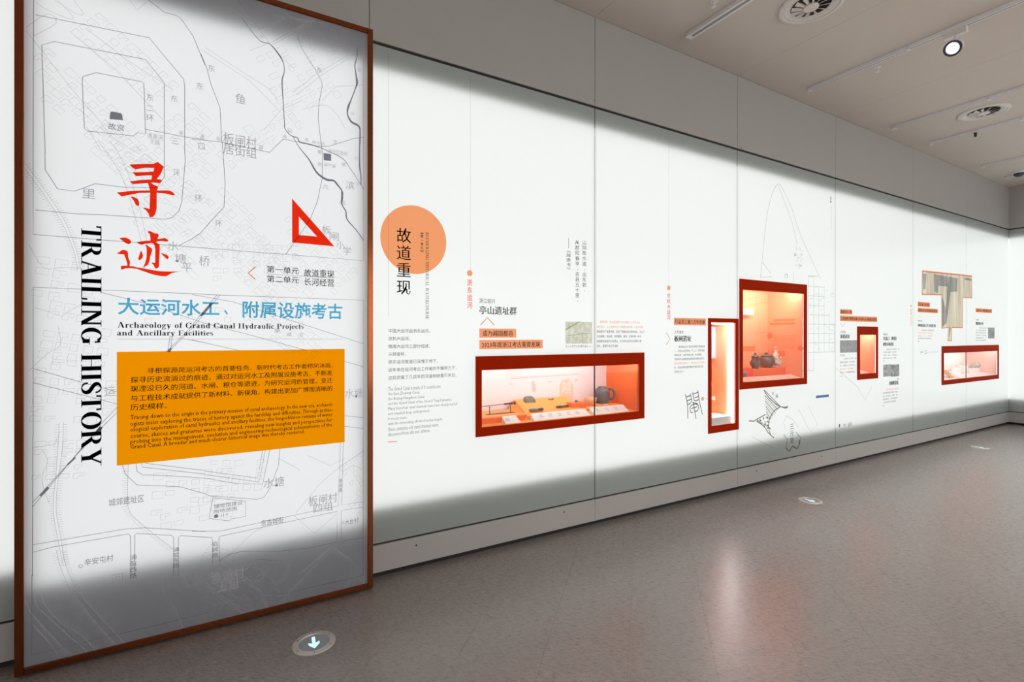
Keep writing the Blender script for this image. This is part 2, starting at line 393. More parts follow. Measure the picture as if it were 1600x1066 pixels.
SER = {
 'T': (.86, lambda: _u(_v(.43, 0, 1), _s(.43, 0), _r(.04, .82, .955, 1), _d(.055, .74, .075, 1, .035), _d(.805, .74, .785, 1, .035))),
 'R': (.98, lambda: _u(_v(.2, 0, 1), _s(.2, 0), _s(.16, 1, .3, True), _r(.2, .45, .955, 1), _r(.2, .5, .49, .53), _a(.42, .745, .32, .255, -90, 90), _d(.82, .03, .48, .52, .19), _r(.73, .99, 0, .038))),
 'A': (.98, lambda: _u(_d(.80, 0, .46, 1, .19), _d(.16, 0, .45, .98, .045), _r(.25, .72, .32, .36), _s(.16, 0, .30), _s(.80, 0, .38))),
 'I': (.42, lambda: _u(_v(.21, 0, 1), _s(.21, 0), _s(.21, 1, top=True))),
 'L': (.80, lambda: _u(_v(.21, 0, 1), _s(.21, 0), _s(.21, 1, top=True), _r(.2, .76, 0, .045), _d(.755, 0, .775, .30, .04))),
 'N': (1.0, lambda: _u(_v(.18, 0, 1, .05), _d(.84, 0, .2, 1, .2), _v(.84, 0, 1, .05), _s(.18, 0, .30), _s(.14, 1, .26, True), _s(.84, 1, .3, True))),
 'G': (.96, lambda: _u(_a(.50, .5, .44, .51, 38, 318, .175, .045, 24), _v(.80, .06, .42), _s(.80, .42, .36, True), _d(.86, .66, .84, .95, .035))),
 'H': (1.02, lambda: _u(_v(.21, 0, 1), _v(.81, 0, 1), _r(.2, .8, .48, .52), _s(.21, 0), _s(.21, 1, top=True), _s(.81, 0), _s(.81, 1, top=True))),
 'S': (.70, lambda: _S(.70)),
 'O': (.98, lambda: _a(.49, .5, .45, .51, 0, 360, .175, .045, 30)),
 'Y': (.94, lambda: _u(_v(.48, 0, .48), _d(.46, .42, .17, 1, .19), _d(.50, .44, .80, 1, .045), _s(.48, 0), _s(.17, 1, .36, True), _s(.80, 1, .28, True))),
 'E': (.84, lambda: _u(_v(.21, 0, 1), _r(.05, .78, 0, .045), _r(.05, .74, .955, 1), _r(.2, .55, .48, .52), _v(.55, .38, .62, .035), _d(.80, 0, .78, .28, .035), _v(.74, .74, 1, .035))),
 'M': (1.2, lambda: _u(_v(.18, 0, 1, .05), _d(.57, 0, .24, 1, .18), _d(.57, 0, .92, 1, .045), _v(.98, 0, 1), _s(.18, 0, .3), _s(.98, 0), _s(.16, 1, .3, True), _s(1.0, 1, .34, True))),
 'C': (.88, lambda: _u(_a(.49, .5, .43, .51, 42, 320, .175, .045, 24), _d(.81, .64, .80, .95, .035))),
 'W': (1.35, lambda: _u(_d(.42, 0, .18, 1, .18), _d(.42, 0, .68, 1, .045), _d(.92, 0, .68, 1, .18), _d(.92, 0, 1.18, 1, .045), _s(.18, 1, .34, True), _s(.66, 1, .34, True), _s(1.18, 1, .26, True))),
 'U': (.98, lambda: _u(_v(.22, .3, 1), _v(.80, .3, 1, .05), _a(.48, .32, .345, .33, 180, 360, .165, .05), _s(.22, 1, top=True), _s(.80, 1, .28, True))),
 'F': (.80, lambda: _u(_v(.21, 0, 1), _s(.21, 0), _r(.05, .74, .955, 1), _r(.2, .55, .47, .51), _v(.55, .37, .61, .035), _v(.74, .74, 1, .035))),
 'P': (.84, lambda: _u(_v(.21, 0, 1), _s(.21, 0), _s(.16, 1, .3, True), _r(.2, .45, .955, 1), _r(.2, .45, .44, .48), _a(.43, .72, .34, .28, -90, 90))),
 'a': (.60, lambda: _u(_p([(.10, .50, .10), (.16, .62, .06), (.28, .67, .05), (.38, .60, .12), (.40, .48, .15)]), _v(.40, .06, .52), _a(.24, .19, .21, .20, 30, 330, .14, .05), _r(.38, .58, 0, .05))),
 'c': (.54, lambda: _u(_a(.30, .33, .26, .345, 50, 315, .15, .045), _b(.44, .54))),
 'd': (.70, lambda: _u(_v(.50, 0, 1, .15), _a(.29, .33, .25, .345, 50, 310, .15, .045), _s(.42, 1, .24, True), _s(.58, 0, .2))),
 'e': (.58, lambda: _u(_a(.30, .33, .26, .345, 0, 315, .15, .045), _r(.1, .54, .33, .37))),
 'f': (.42, lambda: _u(_v(.20, 0, .86, .15), _s(.20, 0, .34), _r(.04, .38, .60, .65), _p([(.17, .84, .12), (.24, .96, .06), (.36, .98, .05), (.43, .9, .09)]))),
 'g': (.62, lambda: _u(_a(.28, .44, .22, .235, 0, 360, .13, .045, 16), _a(.28, -.12, .26, .16, 0, 360, .09, .05, 16), _p([(.16, .22, .05), (.10, .12, .07), (.2, .06, .09), (.42, .03, .1)]), _b(.54, .62, .06))),
 'h': (.74, lambda: _u(_v(.18, 0, 1, .15), _s(.18, 0, .32), _s(.12, 1, .22, True), _a(.37, .42, .26, .255, 0, 130, .15, .05), _v(.555, 0, .44, .15), _s(.555, 0, .32))),
 'i': (.36, lambda: _u(_v(.18, 0, .66, .15), _s(.18, 0, .32), _s(.13, .66, .22, True), _b(.18, .88, .09))),
 'j': (.34, lambda: _u(_v(.20, -.12, .66, .15), _s(.15, .66, .22, True), _b(.2, .88, .09), _p([(.2, -.1, .14), (.14, -.26, .06), (.02, -.27, .06)]))),
 'l': (.36, lambda: _u(_v(.18, 0, 1, .15), _s(.18, 0, .32), _s(.13, 1, .22, True))),
 'n': (.74, lambda: _u(_v(.18, 0, .66, .15), _s(.18, 0, .32), _s(.13, .66, .22, True), _a(.37, .42, .26, .255, 0, 130, .15, .05), _v(.555, 0, .44, .15), _s(.555, 0, .32))),
 'o': (.62, lambda: _a(.31, .33, .27, .345, 0, 360, .15, .045, 20)),
 'r': (.52, lambda: _u(_v(.18, 0, .66, .15), _s(.18, 0, .34), _s(.13, .66, .22, True), _p([(.22, .46, .05), (.3, .6, .06), (.4, .64, .08)]), _b(.43, .58, .08))),
 's': (.50, lambda: _u(([(x*.72, y*.68) for x, y in _S(.66)[0]], _S(.66)[1]))),
 't': (.42, lambda: _u(_v(.20, .1, .86, .15), _r(.03, .39, .60, .65), _p([(.2, .14, .14), (.26, .03, .07), (.38, .06, .04)]))),
 'u': (.74, lambda: _u(_v(.18, .22, .66, .15), _a(.36, .24, .255, .255, 180, 300, .15, .05), _v(.545, 0, .66, .15), _s(.13, .66, .22, True), _s(.49, .66, .22, True), _s(.6, 0, .2))),
 'y': (.66, lambda: _u(_d(.34, 0, .16, .66, .17), _d(.34, .02, .54, .66, .05), _s(.16, .66, .30, True), _s(.54, .66, .22, True), _p([(.34, .04, .06), (.26, -.18, .05), (.14, -.24, .1)]))),
}
def serif(s, gap=.06, space=.42):
    V, F = [], []; x = 0
    for ch in s:
        if ch == ' ': x += space; continue
        w, fn = SER[ch]; g = fn(); n = len(V)
        V += [(a+x, b) for a, b in g[0]]; F += [tuple(i+n for i in f) for f in g[1]]; x += w+gap
    return V, F
def serif_down(s, x0, x1, y0, y1, Y, gap=.06, space=.5, bold=0):
    """serif line turned a quarter turn clockwise: feet on pixel column x0, caps on x1, running from row y0 down to y1"""
    g = heavy(serif(s, gap, space), bold); a, zt = onY(x0, y0, Y); _, zb = onY(x0, y1, Y); b, _ = onY(x1, HZ, Y)
    xs = [v[0] for v in g[0]]; m0, m1 = min(xs), max(xs)
    return [(a+v*(b-a), Y, zt-(u-m0)/(m1-m0)*(zt-zb)) for u, v in g[0]], g[1]

def holed(x0, x1, z0, z1, holes):
    """list of rectangles that tile a panel around its openings"""
    xs = sorted({x0, x1, *[min(max(h[i], x0), x1) for h in holes for i in (0, 1)]})
    zs = sorted({z0, z1, *[min(max(h[i], z0), z1) for h in holes for i in (2, 3)]})
    out = []
    for i in range(len(xs)-1):
        for j in range(len(zs)-1):
            cx, cz = (xs[i]+xs[i+1])/2, (zs[j]+zs[j+1])/2
            if not any(h[0] < cx < h[1] and h[2] < cz < h[3] for h in holes): out.append((xs[i], xs[i+1], zs[j], zs[j+1]))
    return out
def sheet(cells, y, y2, W=None):
    V, F, I = [], [], []
    for a, b, c, d in cells:
        for yy, idx in ((y, 0), (y2, 1)):
            n = len(V); V += [(a, yy, c), (b, yy, c), (b, yy, d), (a, yy, d)]
            F.append((n, n+1, n+2, n+3) if idx == 0 else (n+3, n+2, n+1, n)); I.append(idx)
    if W: V = [W(v) for v in V]
    return V, F, I

# ------------------------------------------------------------------ the setting
floor = obj('floor', box(-3.2, END+.3, -4.2, 3.75, -.12, -.003), M['black'], kind='structure')
TS = .3852; rt = math.sqrt(.5); cells = []
for i in range(-30, 60):
    for j in range(-30, 60):      # square tiles laid diagonally; one corner lies at (2.343, 1.900)
        cx_, cy_ = 2.343+((i+.5)+(j+.5))*TS*rt, 1.900+((i+.5)-(j+.5))*TS*rt
        if -2.6 < cx_ < END-.05 and -3.9 < cy_ < 3.5:
            dpt = cx_*SY+cy_*CY; rgt = cx_*CY-cy_*SY
            vis = dpt > .5 and abs(rgt) < dpt*1.12 and EYE/max(dpt, .01)*FPX < 560
            cells.append((0 if vis else 1, dpt, cx_, cy_))
cells.sort(); h_ = TS*rt-.0006
tm = bpy.data.meshes.new('floor_tile')
tm.from_pydata([(h_, 0, 0), (0, h_, 0), (-h_, 0, 0), (0, -h_, 0), (h_, 0, -.0025), (0, h_, -.0025), (-h_, 0, -.0025), (0, -h_, -.0025)], [], [(0, 1, 2, 3), (0, 4, 5, 1), (1, 5, 6, 2), (2, 6, 7, 3), (3, 7, 4, 0)])
tm.materials.append(M['floor']); rest = []
for k, (q_, dpt, cx_, cy_) in enumerate(cells):
    if k < 300:
        o = bpy.data.objects.new('floor_tile', tm); C.objects.link(o); o.location = (cx_, cy_, 0); o.parent = floor
    else: rest.append(([(v.co.x+cx_, v.co.y+cy_, v.co.z) for v in tm.vertices], [tuple(p.vertices) for p in tm.polygons]))
obj('floor_tile', join(*rest), M['floor'], floor, kind='stuff')
ceil = obj('ceiling', box(-3.2, END+.3, -4.2, 3.75, CEIL+.02, CEIL+.14), M['back'], kind='structure')
seams = [-2.77, -1.0, .772, 2.545, 4.318, 6.088, 8.03, 9.80, END]
cs = [-3.2, -2.77, -1.0, .772, 2.545, 4.318, 6.088, 7.86, 9.63, END+.3]
for a, b in zip(cs, cs[1:]):
    obj('ceiling_panel', bbox_bevel(a+.0015, b-.0015, -4.2, 3.75, CEIL, CEIL+.02, .001), M['ceil'], ceil)

wall = obj('wall_back', box(-3.2, END+.3, 3.62, 3.74, 0, CEIL+.02), M['back'], kind='structure')
CASES = {  # outer x0 x1 z0 z1, window x0 x1 z0 z1
 1: (1.495, 3.076, .803, 1.359, 1.540, 3.018, .866, 1.262),
 2: (3.889, 4.330, .590, 1.666, 3.932, 4.281, .657, 1.624),
 3: (4.347, 5.502, .976, 2.058, 4.395, 5.443, 1.042, 1.955),
 4: (6.570, 7.066, .971, 1.614, 6.628, 7.018, 1.038, 1.512),
 5: (8.920, 11.109, .791, 1.352, 8.985, 11.052, .857, 1.250)}
gholes = [(c[4]-.012, c[5]+.012, c[6]-.012, c[7]+.012) for c in CASES.values()]
eholes = [(c[4]-.03, c[5]+.03, c[6]-.03, c[7]+(.03 if k == 2 else .09)) for k, c in CASES.items()]
panels = []
for a, b in zip(seams, seams[1:]):
    hs = [h for h in gholes if h[0] < b and h[1] > a]
    g = obj('glass_panel', sheet(holed(a+.003, b-.003, GB, GT, hs), WALL, WALL+.01), [M['frost'], M['pane']], wall)
    panels.append(g)
    hs = [h for h in gholes if h[0] < b < h[1]]
    if b < END:
        cells = holed(b-.003, b+.003, GB, GT, [(c[0], c[1], c[2], c[3]) for c in CASES.values()])
        obj('glass_joint', join(*[box(p[0], p[1], WALL+.001, WALL+.009, p[2], p[3]) for p in cells]), M['joint'], wall)
    obj('fascia_panel', bbox_bevel(a+.002, b-.002, WALL-.004, WALL+.02, GT+.020, CEIL-.003, .001), M['fascia'], wall)
    obj('plinth_panel', bbox_bevel(a+.001, b-.001, WALL-.004, WALL+.02, .034, GB-.012, .001), M['plinth'], wall)
objs('shadow_gap', [join(box(-3.2, END, WALL+.0205, WALL+.03, 0, GB), box(-3.2, END, WALL+.004, WALL+.0195, GB-.0115, GB-.0005)), join(box(-3.2, END, WALL+.0205, WALL+.03, GT, CEIL), box(-3.2, END, WALL+.004, WALL+.0195, GT+.0005, GT+.0195))], M['black'], wall)
# the light box behind the glass: uniform diffusers cut round the showcases, shorter than the glass
obj('light_diffuser', sheet(holed(-3.1, END+.04, .425, 3.165, eholes), WALL+.032, WALL+.046), [M['glow'], M['back']], wall)
for (px, py) in ((650, 852), (881, 800), (1182, 736), (1283, 713), (1485, 667)):
    x, z = onY(px, py, WALL); obj('screw', lathe([(.006, 0), (.006, .003), (.003, .005)], (x, WALL-.003, z), 10, (0, -1, 0)), M['black'], wall)
for (px, py) in ((929, 161), (1158, 234), (1432, 318)):
    x, z = onY(px, py, WALL); obj('stud', lathe([(.008, 0), (.008, .006), (.004, .01)], (x, WALL-.003, z+.02), 10, (0, -1, 0)), M['fascia'], wall)

# end wall, same build turned a quarter
def TE(v): return (END-WALL+v[1], WALL-v[0], v[2])    # local u runs back from the corner
wr = obj('wall_right', box(END+.36, END+.46, -4.2, 3.75, 0, CEIL), M['back'], kind='structure')
us = [0, 1.77, 3.54, 5.31, 7.08]
for a, b in zip(us, us[1:]):
    obj('glass_panel', sheet([(a+.002, b-.002, GB, GT)], WALL, WALL+.01, TE), [M['frost'], M['pane']], wr)
    for nm, z0, z1 in (('fascia_panel', GT+.020, CEIL-.003), ('plinth_panel', .034, GB-.012)):
        g = bbox_bevel(a+.002, b-.002, WALL-.004, WALL+.02, z0, z1, .001)
        obj(nm, ([TE(v) for v in g[0]], [f[::-1] for f in g[1]]), M['fascia' if nm[0] == 'f' else 'plinth'], wr)
g = join(box(0, 7.2, WALL+.022, WALL+.03, 0, GB), box(0, 7.2, WALL+.022, WALL+.03, GT, CEIL))
obj('shadow_gap', ([TE(v) for v in g[0]], g[1]), M['black'], wr)
obj('light_diffuser', sheet([(-.04, 7.2, .425, 3.165)], WALL+.032, WALL+.046, TE), [M['glow'], M['back']], wr)
# rest of the room, out of view
obj('wall_left', box(-3.3, -3.2, -4.2, 3.75, 0, CEIL), M['roomwall'], kind='structure')
wf = obj('wall_front', box(-3.3, END+.4, -4.3, -4.2, 0, CEIL), M['roomwall'], kind='structure')
for i in range(5):  # unseen glowing boxes, added to light the ceiling and floor
    obj('added_light_box', box(-1.5+i*2.6, .6+i*2.6, -4.2, -4.17, .5, 3.0), M['rear_fill_glow'], wf)

# ------------------------------------------------------------------ the big sign in front of the wall
SX0, SX1, SZ0, SZ1 = -.790, .762, .012, 3.312
sign = thing('light_box_sign', 'tall copper framed backlit map sign with red calligraphy and an orange text block', 'sign', (0, 3.01, .012))
fw = .030
fr = join(bbox_bevel(SX0, SX0+fw, 2.952, 3.068, SZ0, SZ1), bbox_bevel(SX1-fw, SX1, 2.952, 3.068, SZ0, SZ1),
          bbox_bevel(SX0+fw, SX1-fw, 2.952, 3.068, SZ0, SZ0+fw), bbox_bevel(SX0+fw, SX1-fw, 2.952, 3.068, SZ1-fw, SZ1))
obj('frame', fr, M['copper'], sign)
face = obj('map_panel', sheet([(SX0+fw, SX1-fw, SZ0+fw, SZ1-fw)], SIGN, SIGN+.006), [M['frost_sign'], M['pane']], sign)
obj('light_diffuser', sheet([(SX0+.055, SX1-.055, .385, 3.115)], SIGN+.044, SIGN+.056), [M['glow'], M['back']], sign)
obj('back_plate', box(SX0+.01, SX1-.01, 3.055, 3.066, SZ0+.01, SZ1-.01), M['back'], sign)

Y1 = SIGN-.0008; Y2 = SIGN-.0014; Y3 = SIGN-.002
ORI = dict(A=(0, 0, 4.44), B=(300, 0, 4.44), C=(0, 220, 4.44), D=(300, 220, 4.44), E=(0, 440, 4.44), F=(300, 440, 4.44), G=(0, 660, 4.44), H=(300, 660, 4.44), K=(0, 860, 5), L=(300, 860, 5), M=(420, 180, 7.61), P=(175, 245, 10.66), Q=(175, 355, 12.54))
def cr(k, pts):
    ox, oy, s = ORI[k]; return [(ox+p[0]/s, oy+p[1]/s, *p[2:]) for p in pts]
def clipx(pts): return pts
dark = []
def dl(k, pts, w=.0024): dark.append(line_px(cr(k, pts), w, Y1))
dl('A', [(245, 102), (1035, 262), (1275, 550), (1282, 600), (1282, 1066)]); dl('C', [(1283, 88), (1285, 140), (1262, 420), (1240, 490), (1190, 535), (1150, 545), (700, 513), (540, 508), (245, 480)])
dl('A', [(313, 1066), (290, 312), (375, 288), (1010, 413), (1140, 575), (1140, 1066)])
dl('C', [(1140, 88), (1140, 250), (1090, 325), (860, 323), (660, 298), (520, 350), (400, 335), (313, 200), (311, 88)])
dl('A', [(570, 545), (580, 530), (668, 504), (985, 568), (998, 580), (1010, 930), (955, 921), (925, 943), (610, 910), (585, 890), (570, 545)])
dl('A', [(1030, 0), (1140, 85), (1230, 110), (1260, 135), (1340, 250), (1421, 450)])
dl('B', [(60, 370), (105, 480), (130, 580), (195, 750), (205, 950), (216, 1066)]); dl('D', [(216, 89), (230, 300), (222, 460), (130, 560), (60, 640), (0, 680)]); dl('C', [(1332, 680), (1240, 728)])
dl('B', [(730, 250), (770, 350), (850, 475), (900, 565), (903, 600), (880, 720), (875, 820), (890, 950), (905, 1066)]); dl('D', [(905, 89), (903, 260), (870, 420), (820, 545), (650, 790)])
dl('B', [(0, 965), (200, 985), (540, 1058), (575, 1020), (635, 965)]); dl('M', [(175, 285), (370, 325), (600, 370), (700, 372), (880, 320), (1000, 280), (1130, 262)])
dl('A', [(1010, 897), (1282, 950), (1421, 967)])
dl('A', [(232, -20), (230, 1066)]); dl('C', [(230, 88), (230, 650), (1421, 745)]); dl('D', [(89, 745), (1190, 832), (1190, -200)]); dl('B', [(1190, 400), (1190, 800)])
dl('E', [(230, 1066), (230, 40), (1421, 88)]); dl('F', [(89, 90), (1190, 130), (1190, 1066)]); dl('G', [(228, 88), (225, 1066)]); dl('H', [(1187, 88), (1187, 1066)])
dl('K', [(250, 188), (248, 820), (860, 670), (1080, 620), (1600, 495)]); dl('L', [(100, 492), (290, 445), (780, 325), (1260, 215), (1335, 200), (1335, 188)])
for k, p in (('E', [(230, 603), (530, 690), (810, 765)]), ('E', [(230, 703), (700, 820), (810, 850)]), ('E', [(700, 75), (1000, 150), (1421, 290)]), ('F', [(0, 90), (280, 140), (1190, 432)]),
             ('F', [(89, 290), (400, 370), (800, 480)]), ('F', [(0, 405), (330, 480)]), ('E', [(1421, 360), (1180, 378), (1421, 425)]), ('F', [(1060, 555), (1190, 592)]), ('F', [(1060, 932), (1190, 945)]), ('F', [(1060, 1005), (1190, 1020)]),
             ('G', [(740, 0), (228, 555)]), ('G', [(700, 20), (228, 585)]), ('E', [(810, 875), (690, 1000)]), ('E', [(810, 910), (730, 990)]), ('F', [(175, 92), (-20, 330), (-180, 490)]), ('F', [(195, 92), (0, 325), (-165, 490)]), ('E', [(1180, 375), (1165, 480)]), ('E', [(1195, 380), (1185, 460)]),
             ('G', [(230, 850), (860, 742), (1000, 732), (1421, 758)]), ('G', [(230, 902), (370, 865), (890, 775), (905, 790), (910, 1066)]), ('G', [(935, 1066), (935, 780), (950, 772), (1190, 785), (1205, 800), (1205, 1066)]), ('G', [(1235, 1066), (1238, 800), (1250, 787), (1421, 797)]),
             ('H', [(0, 756), (200, 755), (1015, 580), (1030, 140)]), ('H', [(1050, 140), (1038, 575), (1187, 552)]), ('H', [(0, 792), (135, 800), (143, 820), (143, 980)]), ('H', [(190, 965), (187, 800), (200, 790), (1010, 618), (1005, 825)]), ('H', [(1035, 820), (1035, 612), (1187, 590)]),
             ('H', [(190, 965), (250, 920), (350, 895), (600, 895), (800, 875), (960, 840), (1187, 800)]), ('H', [(450, 950), (600, 960)]),
             ('G', [(850, 300), (870, 360), (950, 435), (1080, 440), (1250, 448), (1421, 495)]), ('H', [(89, 495), (120, 510), (250, 520), (450, 535), (500, 520), (540, 460), (600, 300), (610, 185)]),
             ('G', [(945, 290), (950, 340), (990, 365), (1150, 370), (1421, 388)]), ('H', [(89, 388), (300, 425), (490, 430), (540, 190)]), ('G', [(985, 285), (985, 310), (1421, 360)]), ('H', [(89, 363), (465, 415), (508, 195)]),
             ('G', [(1010, 285), (1421, 335)]), ('H', [(89, 338), (455, 388), (490, 195)]), ('H', [(145, 523), (118, 668), (262, 685), (268, 672), (372, 653), (372, 548), (145, 523)])):
    dl(k, p, .0021)
obj('map_line', join(*dark), M['map_d'], face, kind='stuff')
riv = []
def rv(k, pts): riv.append(line_px(smoothpath(cr(k, pts), 3), .004, Y1-.0002))
rv('B', [(345, 120, .002), (390, 185, .003), (475, 285, .004), (540, 305, .004), (600, 375, .008), (635, 440, .004), (640, 500, .004), (625, 560, .006), (632, 700, .004), (643, 880, .004)])
rv('M', [(188, 130, .004), (188, 150, .004), (230, 215, .004), (290, 255, .005), (340, 268, .005), (370, 320, .007), (500, 350, .006), (620, 390, .004), (700, 425, .004), (870, 510, .004), (960, 620, .003), (1090, 820, .003), (1130, 885, .004)])
rv('M', [(290, 260, .003), (360, 380, .004), (480, 530, .007), (560, 670, .010), (640, 740, .012), (700, 770, .012), (770, 778, .010), (810, 820, .010), (870, 900, .007), (880, 960, .006), (865, 1066, .006)])
rv('D', [(1038, 350, .006), (1040, 440, .006), (1068, 490, .007), (1075, 545, .007), (1140, 620, .005), (1190, 692, .005)])
rv('B', [(1145, 330, .004), (1145, 390, .004), (1130, 450, .006), (1135, 500, .006), (1145, 570, .012), (1135, 610, .006), (1105, 690, .006), (1085, 740, .011), (1078, 790, .007), (1105, 845, .012), (1150, 870, .012), (1165, 900, .006), (1165, 1000, .005)])
rv('M', [(1085, 150, .005), (1080, 400, .006), (1080, 600, .008), (1095, 730, .006), (1095, 830, .005)])
riv += [poly_px(cr('G', q), Y1-.0002) for q in ([(520, 240), (528, 248), (472, 300), (462, 292)], [(330, 445), (343, 458), (287, 517), (272, 507)], [(698, 28), (712, 36), (658, 90), (645, 82)])]
riv += [poly_px(cr('F', [(130, 150), (150, 150), (70, 240), (50, 238)]), Y1-.0002), poly_px(cr('E', [(1160, 488), (1180, 460), (1196, 464), (1180, 489)]), Y1-.0002), poly_px(cr('E', [(650, 1066), (690, 1005), (712, 1015), (680, 1066)]), Y1-.0002)]
riv += [poly_px(cr('D', [(912, 85), (965, 92), (965, 140), (914, 135)]), Y1-.0002), poly_px(cr('A', [(765, 777), (780, 774), (835, 784), (848, 797), (853, 835), (760, 826)]), Y1-.0002), disc(300+167/4.44, 660+652/4.44, .0095, Y1-.0002)]
objs('map_river', riv[:6], M['map_d'], face); objs('map_symbol', riv[6:], M['map_d'], face)
# faint background plan: ditches with hachures, lanes and house outlines
fa = []
def fl(k, pts, w=.0020, sm=False): fa.append(line_px(smoothpath(cr(k, pts), 3) if sm else cr(k, pts), w, Y1+.0003))
def ditch(k, pts, side, tick=.016, step=.011):
    q = [onY(p[0], p[1], Y1) for p in smoothpath(cr(k, pts), 6)]
    fa.append(flat(ribbon2(q, .002), Y1+.0003)); acc = 0
    for (a, b) in zip(q, q[1:]):
        d = math.hypot(b[0]-a[0], b[1]-a[1]); acc += d
        while acc > step:
            acc -= step; f = 1-acc/d if d else 0; x = a[0]+(b[0]-a[0])*f; z = a[1]+(b[1]-a[1])*f
            L = tick*random.uniform(.75, 1.1)
            fa.append(flat(ribbon2([(x, z), (x-(b[1]-a[1])/d*L*side, z+(b[0]-a[0])/d*L*side)], .0016), Y1+.0003))
ditch('C', [(170, 150), (330, 370), (450, 560), (530, 760), (560, 900)], 1); ditch('C', [(170, 190), (310, 380), (430, 570), (510, 760), (540, 900)], -1)
ditch('G', [(410, 0), (405, 150), (385, 400), (370, 560), (380, 700), (440, 1000)], -1); ditch('G', [(440, 0), (430, 200), (400, 420), (390, 600), (410, 740), (455, 1000)], 1)
ditch('K', [(440, 0), (470, 120), (540, 290), (640, 430), (760, 580), (940, 770)], -1); ditch('K', [(485, 0), (510, 110), (580, 270), (690, 420), (820, 560), (990, 750)], 1)
ditch('K', [(190, 380), (260, 510), (380, 640), (470, 740), (600, 850)], -1); ditch('K', [(310, 340), (360, 440), (480, 570), (640, 670), (760, 800)], 1, .02)
ditch('G', [(890, 290), (885, 500), (900, 620), (1000, 720), (1200, 880)], -1, .02)
for k, p in (('K', [(255, 330), (300, 450), (430, 570), (560, 690), (715, 825)]), ('K', [(200, 520), (320, 650), (430, 780), (460, 860)]), ('K', [(1285, 180), (1275, 340), (1360, 440), (1440, 640)]),
             ('A', [(230, 0), (330, 70), (515, 135), (400, 0)]), ('A', [(180, 210), (500, 620), (660, 800), (780, 950), (960, 1066)]), ('A', [(600, 200), (900, 430), (1200, 620)]),
             ('A', [(380, 0), (520, 90), (580, 95), (510, 0)]), ('A', [(520, 250), (800, 480), (1130, 830)]), ('A', [(900, 0), (950, 70), (1010, 20)]), ('A', [(180, 190), (330, 95), (390, 160), (230, 250)]),
             ('A', [(600, 880), (700, 1040), (760, 1066)]), ('C', [(680, 0), (820, 200), (900, 400), (980, 700)]), ('C', [(760, 0), (840, 120), (950, 400), (1020, 700)]), ('C', [(200, 720), (300, 880), (420, 880), (560, 885)]),
             ('B', [(60, 340), (400, 560), (600, 760)]), ('B', [(90, 330), (540, 620), (600, 700)]), ('B', [(320, 0), (480, 220), (560, 330), (700, 470)]), ('B', [(860, 130), (560, 290), (400, 350)]), ('B', [(560, 290), (860, 120), (870, 135), (560, 310)]),
             ('B', [(720, 660), (900, 520), (1080, 410)]), ('B', [(700, 640), (880, 500), (1060, 400)]), ('B', [(900, 700), (1000, 600), (1190, 590)]), ('B', [(760, 760), (870, 735), (940, 735), (1010, 800), (1060, 890)]),
             ('B', [(500, 900), (620, 760), (760, 700)]), ('B', [(290, 50), (480, 200), (640, 130)]), ('B', [(520, 20), (900, 240)]), ('B', [(560, 110), (1220, 200)]), ('E', [(200, 620), (330, 500), (420, 440), (400, 300)]),
             ('E', [(240, 180), (430, 240), (560, 160)]), ('G', [(290, 190), (330, 270), (290, 400), (340, 560)]), ('G', [(220, 180), (380, 150), (420, 60)]), ('H', [(600, 250), (750, 330)]), ('H', [(800, 230), (960, 300), (1060, 250)]),
             ('H', [(720, 630), (870, 450), (1000, 330), (1187, 200)]), ('H', [(1060, 330), (1120, 300), (1187, 330)]), ('H', [(710, 650), (850, 770), (1000, 640)]), ('H', [(240, 940), (420, 770), (560, 690)]), ('H', [(960, 850), (1187, 1020)]), ('H', [(990, 840), (740, 1066)]), ('H', [(975, 870), (720, 1066)]),
             ('L', [(0, 195), (60, 240), (300, 430), (460, 510)]), ('L', [(20, 180), (90, 240), (320, 420), (480, 490)]), ('L', [(1045, 20), (720, 370), (640, 450)]), ('L', [(1075, 0), (745, 360), (665, 440)]), ('L', [(1130, 0), (1320, 135)]), ('L', [(1110, 5), (1310, 150)]),
             ('L', [(1320, 145), (1180, 320)]), ('L', [(1300, 150), (1160, 325)]), ('L', [(620, 0), (740, 110), (750, 150), (655, 275), (690, 330), (790, 425)]), ('L', [(650, 0), (765, 110), (765, 160), (680, 270)]), ('L', [(470, 100), (655, 255)]), ('L', [(470, 100), (400, 170)]),
             ('L', [(400, 230), (520, 320), (590, 465)]), ('L', [(420, 215), (540, 320), (600, 460)]), ('L', [(210, 80), (400, 230)]), ('L', [(560, 350), (650, 355), (720, 345), (790, 300)]), ('L', [(485, 235), (540, 180), (560, 200), (505, 245), (485, 235)]), ('L', [(120, 410), (180, 420), (160, 480)]),
             ('L', [(340, 520), (370, 480), (400, 500), (370, 530)]), ('L', [(1230, 170), (1370, 280)]), ('K', [(1395, 180), (1420, 240), (1480, 290), (1540, 240)]), ('K', [(1400, 150), (1450, 230), (1500, 280), (1600, 190)])):
    fl(k, p, sm=len(p) > 3)
